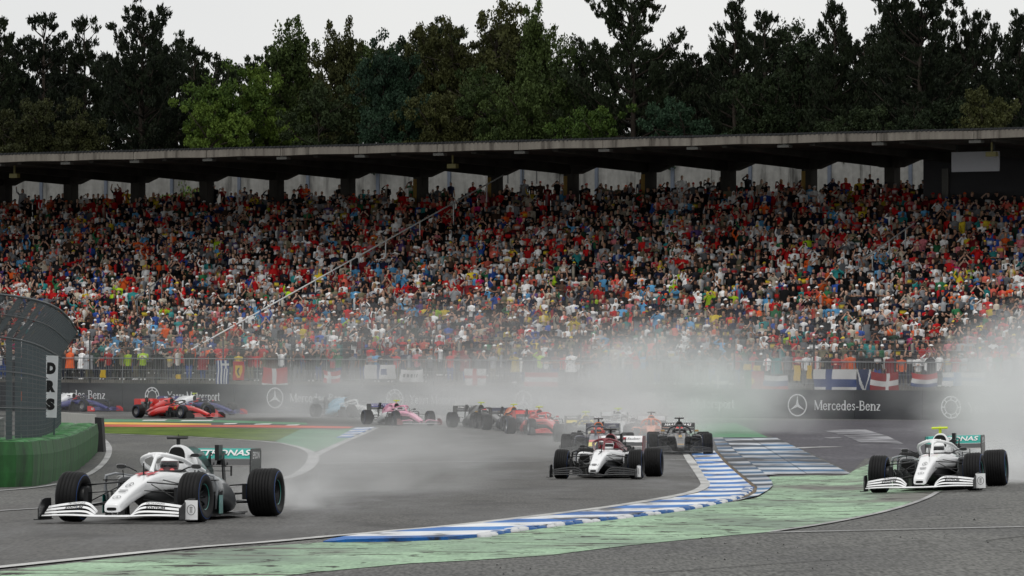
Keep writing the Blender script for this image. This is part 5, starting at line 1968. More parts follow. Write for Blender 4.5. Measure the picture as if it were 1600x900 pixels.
def build_car_meshes():
    C = CM
    C["tyre_f"] = tyre_mesh(FW, FR, 4)
    C["tyre_r"] = tyre_mesh(RW, RR_, 6)
    for s_ in (-1, 1):
        C["rim_f", s_] = rim_mesh(FW, s_)
        C["rim_r", s_] = rim_mesh(RW, s_)
        C["ring_f", s_] = band_mesh(FW, .166, .175, s_, (.80, .84))
        C["ring_r", s_] = band_mesh(RW, .166, .175, s_, (.80, .84))
        C["band_f", s_] = band_mesh(FW, .290, .298, s_, (1.0, .975))
        C["band_r", s_] = band_mesh(RW, .290, .298, s_, (1.0, .975))
    C["nose"] = loft_mesh([(-1.03, 0, .080, .165, .240, 4, 1), (-1.0, 0, .108, .145, .272, 4.5, .95), (-.86, 0, .120, .165, .318, 5, .92), (-.5, 0, .132, .25, .418, 6, .9), (-.1, 0, .155, .335, .518, 6.5, .88), (.35, 0, .185, .40, .607, 6.5, .88)], "nose", 32, 3)
    C["chassis"] = loft_mesh([(.35, 0, .186, .40, .609, 6.5, .88), (.7, 0, .222, .40, .650, 6, .86), (1.0, 0, .275, .40, .660, 5, .86), (1.3, 0, .335, .38, .655, 4, .9), (1.75, 0, .375, .34, .665, 3.2, .88), (2.15, 0, .37, .30, .65, 3.0, .82), (2.5, 0, .33, .20, .56, 2.8, .8)], "chassis", 32, 3)
    C["keel"] = loft_mesh([(.1, 0, .11, .30, .44, 3, .9), (.5, 0, .15, .20, .46, 3, .9), (1.0, 0, .20, .12, .46, 3, .9), (1.5, 0, .27, .08, .44, 3, .9), (2.3, 0, .31, .08, .40, 3, .9)], "keel", 16, 2)
    mb = MB()
    n = 22
    mb.rings([[(.245 * s_ * math.cos(2 * math.pi * j / n), 1.52 + .43 * s_ * math.sin(2 * math.pi * j / n), z) for j in range(n)] for s_, z in ((1.0, .640), (1.0, .672), (.92, .676), (.86, .60))], cap=False)
    mb.add([(.22 * math.cos(2 * math.pi * j / n), 1.52 + .385 * math.sin(2 * math.pi * j / n), .60) for j in range(n)], [tuple(range(n))])
    C["cockpit_rim"] = smooth_by_angle(mb.mesh("cockpit_rim"), 40)
    mb = MB()
    rs = []
    for j in range(13):
        a = math.pi * j / 12
        x, y = .205 * math.cos(a), 1.70 + .30 * math.sin(a)
        rs.append([(x * 1.12, y + .03, .66), (x * 1.08, y + .03, .76), (x * .92, y - .02, .76), (x * .84, y - .03, .66)])
    mb.rings(rs)
    C["headrest"] = smooth_by_angle(mb.mesh("headrest"), 60)
    # roll hoop and engine cover
    C["engine_cover"] = loft_mesh([(2.0, 0, .135, .63, 1.0, 2.6, .82), (2.06, 0, .148, .62, 1.015, 2.6, .82), (2.35, 0, .165, .56, .985, 2.5, .7), (2.8, 0, .20, .42, .87, 2.4, .5), (3.3, 0, .17, .33, .70, 2.3, .4), (3.8, 0, .11, .26, .50, 2.2, .5), (4.05, 0, .07, .25, .38, 2, .7)], "engine_cover", 24, 3)
    C["roll_hoop"] = loft_mesh([(1.996, 0, .140, .62, 1.004, 2.6, .82), (2.06, 0, .153, .61, 1.020, 2.6, .82), (2.28, 0, .167, .57, 1.0, 2.5, .72), (2.44, 0, .176, .53, .965, 2.5, .66)], "roll_hoop", 24, 3)
    mb = MB()
    n = 20
    mb.rings([sup(0, 1.988, .118, .735, .985, 3.0, n, .85), sup(0, 1.994, .118, .735, .985, 3.0, n, .85)])
    C["air_intake"] = mb.mesh("air_intake")
    mb = MB()
    mb.rings([[(-.012, 2.35, .90), (.012, 2.35, .90), (.012, 2.42, .985), (-.012, 2.42, .985)], [(-.012, 2.9, .70), (.012, 2.9, .70), (.010, 2.85, .985), (-.010, 2.85, .985)], [(-.008, 3.6, .45), (.008, 3.6, .45), (.006, 3.3, .90), (-.006, 3.3, .90)], [(-.006, 3.86, .38), (.006, 3.86, .38), (.005, 3.80, .66), (-.005, 3.80, .66)]])
    C["shark_fin"] = mb.mesh("shark_fin")
    for s_ in (-1, 1):
        C["sidepod", s_] = loft_mesh([(1.42, s_ * .52, .155, .32, .575, 4, .92), (1.50, s_ * .53, .18, .28, .60, 4, .9), (1.75, s_ * .53, .20, .25, .60, 3.4, .85), (2.3, s_ * .48, .20, .20, .55, 3, .75), (2.9, s_ * .40, .20, .08, .44, 2.6, .65), (3.5, s_ * .26, .13, .08, .32, 2.4, .6)], "sidepod", 22, 3)
        mb = MB()
        mb.rings([sup(s_ * .52, 1.412, .125, .345, .55, 4, 18, .92), sup(s_ * .52, 1.416, .125, .345, .55, 4, 18, .92)])
        C["inlet", s_] = mb.mesh("inlet")
        # bargeboards
        mb = MB()
        for k, (x0, y0, x1, y1, zt) in enumerate(((.36, .72, .50, 1.3, .34), (.44, .78, .62, 1.32, .44), (.56, .95, .74, 1.42, .40), (.70, 1.1, .79, 1.40, .40), (.30, .62, .40, 1.1, .30))):
            rs = []
            for j in range(5):
                u = j / 4
                x, y = x0 + (x1 - x0) * u ** 1.6, y0 + (y1 - y0) * u
                zz = zt * (.75 + .25 * u)
                rs.append([(s_ * (x - .006), y, .06), (s_ * (x + .006), y, .06), (s_ * (x + .006 + .03 * u), y, zz), (s_ * (x - .006 + .03 * u), y, zz)])
            mb.rings(rs)
        mb.box(min(s_ * .45, s_ * .8), max(s_ * .45, s_ * .8), 1.16, 1.30, .535, .55)
        C["bargeboard", s_] = mb.mesh("bargeboard")
        mb = MB()
        # loop shaped turning vane above the bargeboard
        mb.tube([(s_ * .38, 1.22, .60), (s_ * .62, 1.16, .635), (s_ * .76, 1.18, .60), (s_ * .79, 1.24, .45), (s_ * .76, 1.28, .15)], [.012, .018, .022, .022, .014], 6)
        C["vane", s_] = mb.mesh("turning_vane", True)
        # mirror
        mb = MB()
        mb.rings([sup(s_ * .53, 1.09, .055, .705, .755, 4, 16), sup(s_ * .53, 1.11, .064, .698, .762, 4, 16), sup(s_ * .53, 1.15, .062, .70, .76, 4, 16), sup(s_ * .53, 1.17, .045, .71, .75, 4, 16)])
        C["mirror", s_] = smooth_by_angle(mb.mesh("mirror"), 40)
        mb = MB()
        mb.tube([(s_ * .30, 1.10, .66), (s_ * .42, 1.12, .715), (s_ * .48, 1.12, .725)], .010, 5)
        mb.tube([(s_ * .50, 1.13, .58), (s_ * .51, 1.13, .68)], .008, 5)
        C["mirror_stalk", s_] = mb.mesh("mirror_stalk")
        # suspension
        hub = HX_F - .12
        for nm, pts, r in (("upper_front", [(.17, .02, .53), (hub, -.03, .49)], .017), ("upper_rear", [(.22, .62, .55), (hub, .06, .48)], .017), ("lower_front", [(.16, -.14, .30), (hub, -.02, .20)], .02), ("lower_rear", [(.22, .55, .27), (hub, .06, .20)], .02), ("pushrod", [(.20, .12, .50), (hub - .04, .02, .24)], .013), ("track_rod", [(.17, -.10, .42), (hub, -.12, .38)], .012)):
            mb = MB()
            mb.tube([(s_ * x, y, z) for x, y, z in pts], r, 8, flat=.55)
            C["arm", nm, s_] = mb.mesh("wishbone", True)
        hub = HX_R - .17
        for nm, pts, r in (("r_upper_front", [(.14, 3.35, .42), (hub, 3.68, .46)], .017), ("r_upper_rear", [(.12, 3.95, .42), (hub, 3.74, .46)], .017), ("r_lower_front", [(.16, 3.05, .20), (hub, 3.66, .20)], .02), ("r_lower_rear", [(.12, 3.92, .22), (hub, 3.74, .20)], .022), ("drive_shaft", [(.10, 3.70, .30), (hub, 3.70, .335)], .024)):
            mb = MB()
            mb.tube([(s_ * x, y, z) for x, y, z in pts], r, 8, flat=.6)
            C["arm", nm, s_] = mb.mesh("wishbone", True)
        for nm, hx, yy, w in (("duct_f", HX_F, 0, FW), ("duct_r", HX_R, WB, RW)):
            mb = MB()
            n = 18
            mb.rings([[(s_ * (hx - w * .5 + dx), yy + r * math.cos(2 * math.pi * j / n), .335 + r * math.sin(2 * math.pi * j / n)) for j in range(n)] for dx, r in ((-.07, .10), (-.05, .145), (.02, .155), (.12, .15))])
            mb.box(min(s_ * (hx - w * .5 - .10), s_ * (hx - w * .5 - .04)), max(s_ * (hx - w * .5 - .10), s_ * (hx - w * .5 - .04)), yy - .16, yy - .02, .24, .46)
            C[nm, s_] = smooth_by_angle(mb.mesh("brake_duct"), 40)
        # front wing flaps
        for k in range(4):
            rs = []
            y0, zb = -1.10 + .075 * k, .090 + .028 * k
            for j in range(25):
                u = j / 24
                x = .25 + (.955 - .25) * u
                sh = math.sin(min(1, u / .30) * math.pi / 2) ** .9 * (1 - .75 * max(0, (u - .30) / .70) ** 1.5)
                sweep = .10 * u
                z = zb + (.008 + .024 * k) * sh - .03 * max(0, .14 - u) / .14 * (.4 + .3 * k)
                ch, rise = .046, .021 + .003 * k
                rs.append([(s_ * x, y0 + sweep, z), (s_ * x, y0 + sweep + .004, z + .006), (s_ * x, y0 + sweep + ch, z + rise), (s_ * x, y0 + sweep + ch, z + rise - .006)])
            mb = MB()
            mb.rings(rs)
            C["flap", k, s_] = smooth_by_angle(mb.mesh("wing_flap"), 60)
        mb = MB()
        rs = []
        for j in range(6):
            u = j / 5
            y = -1.16 + .62 * u
            x = .965 + .03 * math.sin(u * 2.4)
            zt = .20 + .13 * min(1, u * 2.2)
            rs.append([(s_ * (x - .007), y, .05), (s_ * (x + .007), y, .05), (s_ * (x + .007 + .01 * u), y, zt), (s_ * (x - .007 + .01 * u), y, zt)])
        mb.rings(rs)
        mb.box(min(s_ * .94, s_ * 1.05), max(s_ * .94, s_ * 1.05), -1.10, -.60, .045, .058)
        C["fw_endplate", s_] = mb.mesh("endplate")
        mb = MB()
        mb.rings([[(s_ * (.09 - .006), -1.02, .11), (s_ * (.09 + .006), -1.02, .11), (s_ * (.09 + .006), -.75, .11), (s_ * (.09 - .006), -.75, .11)], [(s_ * (.085 - .006), -.98, .20), (s_ * (.085 + .006), -.98, .20), (s_ * (.085 + .006), -.70, .22), (s_ * (.085 - .006), -.70, .22)]])
        C["pylon", s_] = mb.mesh("wing_pylon")
        # rear wing end plate
        mb = MB()
        rs = []
        for z, y0, y1, x in ((.30, 4.00, 4.18, .43), (.42, 3.93, 4.26, .47), (.52, 3.88, 4.38, .515), (.58, 3.86, 4.42, .52), (.90, 3.88, 4.44, .52), (.95, 3.93, 4.40, .52)):
            rs.append([(s_ * (x - .008), y0, z), (s_ * (x + .008), y0, z), (s_ * (x + .008), y1, z), (s_ * (x - .008), y1, z)])
        mb.rings(rs)
        C["rw_endplate", s_] = mb.mesh("endplate")
    mb = MB()
    rs = []
    for x in np.linspace(-.96, .96, 25):
        a = abs(x)
        z = .095 if a < .25 else .095 + .012 * math.sin((a - .25) / .71 * math.pi)
        sw = .10 * max(0, a - .25) / .7
        rs.append([(x, -1.15 + sw, z), (x, -1.13 + sw, z + .014), (x, -.92 + sw, z + .02), (x, -.92 + sw, z + .010)])
    mb.rings(rs)
    C["main_plane"] = smooth_by_angle(mb.mesh("main_plane"), 50)
    mb = MB()
    mb.rings([sup(0, -1.036, .062, .172, .212, 4, 14), sup(0, -1.02, .075, .166, .216, 4, 14)])
    C["nose_slot"] = mb.mesh("nose_slot")
    # halo
    mb = MB()
    mb.tube([(0, .78, .65), (0, .86, .74), (0, .97, .835), (0, 1.06, .885)], [.036, .024, .026, .040], 10)
    for s_ in (-1, 1):
        mb.tube([(0, .98, .842), (s_ * .05, 1.05, .875), (s_ * .13, 1.10, .888)], [.022, .024, .030], 8)
    pts = []
    for j in range(31):
        a = math.radians(180 * j / 30)
        x, y = .335 * math.copysign(abs(math.cos(a)) ** .82, math.cos(a)), 1.66 - .60 * math.sin(a) ** .9
        z = .893 - .10 * (x / .335) ** 2 - .07 * max(0, (y - 1.3)) / .36
        pts.append((x, y, z))
    pts = [(.37, 2.04, .655), (.358, 1.84, .70)] + pts + [(-.358, 1.84, .70), (-.37, 2.04, .655)]
    mb.tube(pts, [.034] * len(pts), 10, flat=.85)
    C["halo"] = smooth_by_angle(mb.mesh("halo"), 60)
    mb = MB()
    mb.rings([sup(0, 0, .014, 0, .01, 2, 8)] * 1 + [sup(0, 0.0, .014, 0.0, .01, 2, 8)], cap=False) if False else None
    mb.tube([(0, 2.06, 1.0), (0, 2.06, 1.10)], .028, 8)
    mb.rings([[(x, 2.02 + .035 * math.cos(2 * math.pi * j / 10), 1.112 + .022 * math.sin(2 * math.pi * j / 10)) for j in range(10)] for x in (-.145, -.14, .14, .145)])
    mb.tube([(0, 2.06, 1.12), (0, 2.06, 1.16)], .006, 5)
    C["camera_pod"] = smooth_by_angle(mb.mesh("camera_pod"), 40)
    for s_ in (-1, 1):
        mb = MB()
        mb.tube([(s_ * .14, 2.16, .86), (s_ * .22, 2.18, .87)], .015, 6)
        mb.rings([sup(s_ * .22, y, .06, .845, .895, 3, 10) for y in (2.12, 2.26)])
        C["side_camera", s_] = mb.mesh("camera_housing")
    mb = MB()
    mb.tube([(0, .42, .60), (0, .42, .78)], [.012, .009], 6)
    C["mast"] = mb.mesh("pitot_mast")
    mb = MB()
    out = [(.20, .85), (.50, 1.2), (.70, 1.5), (.72, 2.9), (.56, 3.15), (.42, 3.3), (.42, 4.1)]
    ring_ = out + [(-x, y) for x, y in reversed(out)]
    mb.rings([[(x, y, .045) for x, y in ring_], [(x, y, .068) for x, y in ring_]])
    C["floor"] = mb.mesh("floor")
    C["gearbox"] = loft_mesh([(3.2, 0, .20, .08, .38, 3, .8), (3.8, 0, .14, .10, .36, 3, .8), (4.2, 0, .08, .16, .32, 3, .8), (4.35, 0, .05, .20, .30, 3, .8)], "gearbox", 16, 1)
    mb = MB()
    mb.rings([[(x, 3.97, .69), (x, 3.985, .715), (x, 4.13, .795), (x, 4.14, .775)] for x in (-.512, 0, .512)])
    C["rw_main"] = mb.mesh("main_plane")
    mb = MB()
    rs = []
    for x in np.linspace(-.512, .512, 9):
        rs.append([(x, 4.135, .805), (x, 4.155, .822), (x, 4.23, .875), (x, 4.29, .95), (x, 4.31, .95), (x, 4.25, .865), (x, 4.17, .805)])
    mb.rings(rs)
    C["rw_flap"] = smooth_by_angle(mb.mesh("rear_flap"), 30)
    mb = MB()
    for s_ in (-1, 1):
        mb.rings([[(s_ * .10 - .010, 3.98, .35), (s_ * .10 + .010, 3.98, .35), (s_ * .10 + .010, 4.10, .35), (s_ * .10 - .010, 4.10, .35)], [(s_ * .10 - .010, 3.90, .80), (s_ * .10 + .010, 3.90, .80), (s_ * .10 + .010, 3.99, .86), (s_ * .10 - .010, 3.99, .86)], [(s_ * .10 - .010, 3.99, .90), (s_ * .10 + .010, 3.99, .90), (s_ * .10 + .010, 4.12, .86), (s_ * .10 - .010, 4.12, .86)]])
    mb.box(-.03, .03, 3.98, 4.18, .78, 1.0)
    C["rw_pylon"] = mb.mesh("wing_pylon")
    mb = MB()
    for z in (.70, .635):
        mb.box(-.36, .36, 3.45, 3.50, z, z + .008)
    for s_ in (-1, 1):
        mb.box(min(s_ * .352, s_ * .36), max(s_ * .352, s_ * .36), 3.44, 3.51, .57, .708)
    mb.box(-.01, .01, 3.45, 3.5, .5, .70)
    C["t_wing"] = mb.mesh("winglet")
    mb = MB()
    mb.box(-.035, .035, 4.35, 4.37, .24, .32)
    C["rain_light"] = mb.mesh("rain_light")
    # driver: shoulders, arms to the wheel; helmet with visor
    pb = MB()
    pb.rings([sup(0, 1.62, .20, .30, .50, 2.4, 14), sup(0, 1.66, .235, .46, .62, 2.4, 14)] , True)
    pb.rings([[(.22 * math.cos(2 * math.pi * j / 14), 1.68 + .12 * math.sin(2 * math.pi * j / 14), .36) for j in range(14)], [(.235 * math.cos(2 * math.pi * j / 14), 1.68 + .12 * math.sin(2 * math.pi * j / 14), .56) for j in range(14)], [(.16 * math.cos(2 * math.pi * j / 14), 1.68 + .10 * math.sin(2 * math.pi * j / 14), .62) for j in range(14)], [(.075 * math.cos(2 * math.pi * j / 14), 1.67 + .075 * math.sin(2 * math.pi * j / 14), .68) for j in range(14)]])
    for s_ in (-1, 1):
        pb.tube([(s_ * .20, 1.66, .56), (s_ * .23, 1.42, .50), (s_ * .15, 1.16, .58), (s_ * .13, 1.10, .61)], [.055, .048, .036, .042], 8)
    C["driver_body"] = smooth_by_angle(pb.mesh("person"), 60)
    mb = MB()
    rs = []
    n = 20
    for z, rx, ry, cy in ((.625, .085, .095, 1.635), (.645, .108, .125, 1.63), (.69, .122, .146, 1.635), (.74, .128, .150, 1.645), (.79, .124, .145, 1.65), (.83, .104, .124, 1.655), (.857, .066, .082, 1.66), (.868, .02, .03, 1.66)):
        rs.append([(rx * math.cos(2 * math.pi * j / n), cy + ry * math.sin(2 * math.pi * j / n), z) for j in range(n)])
    mb.rings(rs)
    C["helmet"] = smooth_by_angle(mb.mesh("helmet"), 60)
    mb = MB()
    rs = []
    for z, rx, ry in ((.715, .130, .154), (.735, .133, .157), (.765, .132, .155), (.785, .129, .150)):
        rs.append([(rx * math.cos(math.radians(200 + 140 * j / 14)), 1.645 + ry * math.sin(math.radians(200 + 140 * j / 14)), z) for j in range(15)])
    mb.rings(rs, cap=False, closed=False)
    C["visor"] = mb.mesh("visor", True)
    mb = MB()
    rs = []
    for z, rx, ry, cy in ((.80, .1235, .145, 1.651), (.83, .106, .126, 1.656), (.858, .069, .085, 1.66), (.8705, .02, .03, 1.66)):
        rs.append([(rx * math.cos(2 * math.pi * j / n), cy + ry * math.sin(2 * math.pi * j / n), z) for j in range(n)])
    mb.rings(rs)
    C["helmet_top"] = smooth_by_angle(mb.mesh("helmet_crest"), 60)
    mb = MB()
    for s_ in (-1, 1):
        mb.rings([[(s_ * .075 + .034 * q * math.cos(2 * math.pi * j / 10), 1.50 + dy, .672 + .026 * q * math.sin(2 * math.pi * j / 10)) for j in range(10)] for q, dy in ((1, .012), (.9, -.004), (.3, -.010))])
    C["chin_vent"] = mb.mesh("chin_vent")


build_car_meshes()
for k_, m_ in CM.items():
    m_.materials.append(BARK)

RUB = ramp_mat("wet_tyre_rubber", [lin(13, 13, 14), lin(19, 19, 20), lin(25, 25, 27)], nscale=4.0, rough=.6, spec=.22)
CARBON = M("bare_carbon", lin(24, 25, 27), .38, .0, .2, spec=.4)
CARBON_G = M("gloss_carbon", lin(20, 21, 23), .22, .0, .2, spec=.5, coat=.5)
RIM = M("dark_rim", lin(44, 45, 48), .35, .7, .2)
HOLE_SHADE = M("intake_shade_black", (.004, .004, .004), .9, var=0)  # near-black patches painted as the darkness inside the car's openings
VIS = M("dark_visor", (.01, .01, .012), .1, spec=.8)


def paint(name, rgb, rough=.28, coat=.6):
    return M("paint_" + name, lin(*rgb), rough, 0, .05, 3, .5, coat)


PW = paint("white", (242, 243, 244))
PSIL = paint("silver", (150, 154, 158), .3)
PBLK = paint("black", (20, 21, 23))
PTEAL = paint("teal", (0, 160, 148))
PRED = paint("red", (206, 28, 22))
PDRED = paint("burgundy", (116, 20, 34))
PPINK = paint("pink", (228, 158, 184))
PBLUE = paint("royal_blue", (26, 32, 112))
PNAVY = paint("navy", (24, 28, 56))
PPALE = paint("pale_blue", (150, 198, 222))
PORG = paint("orange", (238, 120, 24))
PYEL = paint("yellow", (236, 214, 40))
PGOLD = paint("gold", (176, 138, 72))
PLIME = paint("lime", (206, 226, 44), .5, 0)
PGREY = paint("pale_grey", (190, 192, 194))
ARM_PARTS = ["upper_front", "upper_rear", "lower_front", "lower_rear", "pushrod", "track_rod", "r_upper_front", "r_upper_rear", "r_lower_front", "r_lower_rear", "drive_shaft"]


def make_car(px, py, yaw, label, liv, driver_label, bank=0.0, fine=True, steer=0.0):
    g = G(px, py)
    th = math.radians(yaw)
    # settle the car on the slope under its wheels
    rear = Vector((g.x + math.sin(th) * WB, g.y + math.cos(th) * WB))
    lat = Vector((math.cos(th), -math.sin(th)))
    zr = float(hgt(rear.x, rear.y))
    zl = float(hgt(g.x + lat.x * .85, g.y + lat.y * .85))
    zl2 = float(hgt(g.x - lat.x * .85, g.y - lat.y * .85))
    rx = math.atan2(zr - g.z, WB)
    ry = -math.atan2(zl - zl2, 1.7) + math.radians(bank)
    root = empty("racing_car")
    root.rotation_mode = 'XYZ'
    mt = Matrix.Translation((g.x, g.y, g.z + .004)) @ Matrix.Rotation(-th, 4, 'Z') @ Matrix.Rotation(ry, 4, 'Y') @ Matrix.Rotation(rx, 4, 'X')
    root.matrix_world = mt
    tag(root, label, "racing car", "racing cars on the wet track")
    L = lambda k, dflt=CARBON: liv.get(k, dflt)
    def part(name, key, mat, parent=root):
        return put(name, CM[key], mat, parent)
    nose = part("nose", "nose", L("nose", L("body")))
    part("nose_slot", "nose_slot", HOLE_SHADE, nose)
    ch = part("chassis", "chassis", L("chassis", L("body")))
    part("keel", "keel", CARBON, ch)
    part("cockpit_rim", "cockpit_rim", L("cockpit", CARBON), ch)
    part("headrest", "headrest", L("headrest", L("body")), ch)
    ec = part("engine_cover", "engine_cover", L("cover", L("body")))
    part("roll_hoop", "roll_hoop", L("hoop", L("cover", L("body"))), ec)
    part("air_intake", "air_intake", L("intake", HOLE_SHADE), ec)
    part("shark_fin", "shark_fin", L("fin", L("cover", L("body"))), ec)
    part("halo", "halo", L("halo", L("body")))
    part("camera_pod", "camera_pod", L("cam", CARBON))
    part("pitot_mast", "mast", CARBON)
    part("floor", "floor", CARBON)
    part("gearbox", "gearbox", CARBON)
    for s_ in (-1, 1):
        sp = part("sidepod", ("sidepod", s_), L("pod", L("body")))
        part("inlet", ("inlet", s_), HOLE_SHADE, sp)
        part("bargeboard", ("bargeboard", s_), CARBON)
        part("turning_vane", ("vane", s_), L("vane", CARBON_G))
        mi = part("mirror", ("mirror", s_), L("mirror", CARBON_G))
        part("mirror_stalk", ("mirror_stalk", s_), CARBON, mi)
        if fine:
            part("camera_housing", ("side_camera", s_), CARBON)
        for a in ARM_PARTS:
            if fine or a in ("upper_front", "lower_front", "pushrod", "r_upper_front", "r_lower_rear"):
                part("pushrod" if a == "pushrod" else ("drive_shaft" if a == "drive_shaft" else "wishbone"), ("arm", a, s_), L("arms", CARBON))
        part("brake_duct", ("duct_f", s_), CARBON)
        part("brake_duct", ("duct_r", s_), CARBON)
    fw = empty("front_wing", parent=root)
    part("main_plane", "main_plane", L("fw_main", L("fw", CARBON)), fw)
    for s_ in (-1, 1):
        for k in range(4):
            fl = L("fw_flaps", None)
            part("wing_flap", ("flap", k, s_), fl[k] if fl else L("fw", CARBON), fw)
        part("endplate", ("fw_endplate", s_), L("fw_end", CARBON), fw)
        part("wing_pylon", ("pylon", s_), CARBON, fw)
    rw = empty("rear_wing", parent=root)
    part("main_plane", "rw_main", L("rw_main", CARBON_G), rw)
    part("rear_flap", "rw_flap", L("rw", CARBON_G), rw)
    for s_ in (-1, 1):
        part("endplate", ("rw_endplate", s_), L("rw_end", CARBON_G), rw)
    part("wing_pylon", "rw_pylon", CARBON, rw)
    if fine:
        part("winglet", "t_wing", CARBON)
        part("rain_light", "rain_light", M("rain_light_red", lin(150, 20, 20), .4))
    for s_ in (-1, 1):
        for f_, hx, yy, R in (("f", HX_F, 0, FR), ("r", HX_R, WB, RR_)):
            w = empty("wheel", (s_ * hx, yy, R), (0, math.radians(-2.2 * s_ if f_ == "f" else -1.2 * s_), math.radians(steer) if f_ == "f" else 0), root)
            put("tyre", CM["tyre_" + f_], RUB, w)
            put("rim", CM["rim_" + f_, s_], L("rim", RIM), w)
            if L("ring", None):
                put("rim_ring", CM["ring_" + f_, s_], liv["ring"], w)
            if fine:
                put("sidewall_band", CM["band_" + f_, s_], M("tyre_blue_band", lin(30, 66, 124), .6), w)
                put("sidewall_band", CM["band_" + f_, -s_], M("tyre_blue_band", lin(30, 66, 124), .6), w)
    # driver
    dv = empty("person")
    dv.matrix_world = mt
    tag(dv, driver_label, "person", "drivers seated in the racing cars")
    put("body", CM["driver_body"], L("suit", PW), dv)
    hm = put("helmet", CM["helmet"], L("helmet", PW), dv)
    put("visor", CM["visor"], VIS, hm)
    put("helmet_crest", CM["helmet_top"], L("crest", PBLK), hm)
    if L("vent", None):
        put("chin_vent", CM["chin_vent"], liv["vent"], hm)
    return root, fw, rw, nose, ch


def top_text(car, txt, mat, y, z, w, slope=.22, h=None, x=0.0, bold=0.0, name="number", shear=0.0):
    """Print lying on the nose or chassis top."""
    return lettering(txt, mat, car, (x, y, z), (1, 0, 0), (0, 1, slope), width=w, height=h, bold=bold, name=name, shear=shear)


def wing_text(rw, txt, mat, x=0.0, w=.8, h=.10, bold=.01, shear=.15, z=.889, y=4.216):
    return lettering(txt, mat, rw, (x, y, z), (1, 0, 0), (0, .13, .125), width=w, height=h * 1.15, bold=bold, shear=shear)


def star(parent, c, r, up, mat):
    """Three pointed star in a ring, lying on a surface."""
    X, Y = Vector((1, 0, 0)), Vector(up)
    Y = Y.normalized() * (1.0 if Y.length < 1.2 else Y.length)
    mb = MB()
    c = Vector(c)
    n = 22
    pt = lambda a, q: c + X * (q * math.cos(a)) + Y * (q * math.sin(a))
    for j in range(n):
        a, b = 2 * math.pi * j / n, 2 * math.pi * (j + 1) / n
        mb.add([pt(a, r * .86), pt(b, r * .86), pt(b, r), pt(a, r)], [(0, 1, 2, 3)])
    for k in range(3):
        a = math.pi / 2 + k * 2 * math.pi / 3
        mb.add([pt(a, r * .88), pt(a + math.pi / 3, r * .14), c, pt(a - math.pi / 3, r * .14)], [(0, 1, 2, 3)])
    return mb.put("emblem", mat, parent)


T_BLK = M("print_black", lin(24, 24, 26), .5, var=0)
T_WHT = M("print_white", lin(228, 228, 228), .5, var=0)
T_RED = M("print_red", lin(176, 24, 44), .5, var=0)
T_GREY = M("print_grey", lin(120, 120, 122), .5, var=0)
merc = dict(body=PW, nose=PW, chassis=PW, cover=paint("engine_silver", (96, 99, 102), .3), hoop=PW, fin=paint("fin_teal_black", (20, 52, 50)), pod=paint("dark_silver", (92, 95, 98), .32), halo=PW, fw_flaps=[PW, PW, PW, PW], fw_main=PW, fw_end=CARBON, rw=PTEAL, rw_main=CARBON_G, rw_end=CARBON_G,
            ring=paint("dim_teal", (10, 110, 102)), cam=CARBON, cockpit=CARBON, headrest=PW, mirror=CARBON_G, vane=PSIL)


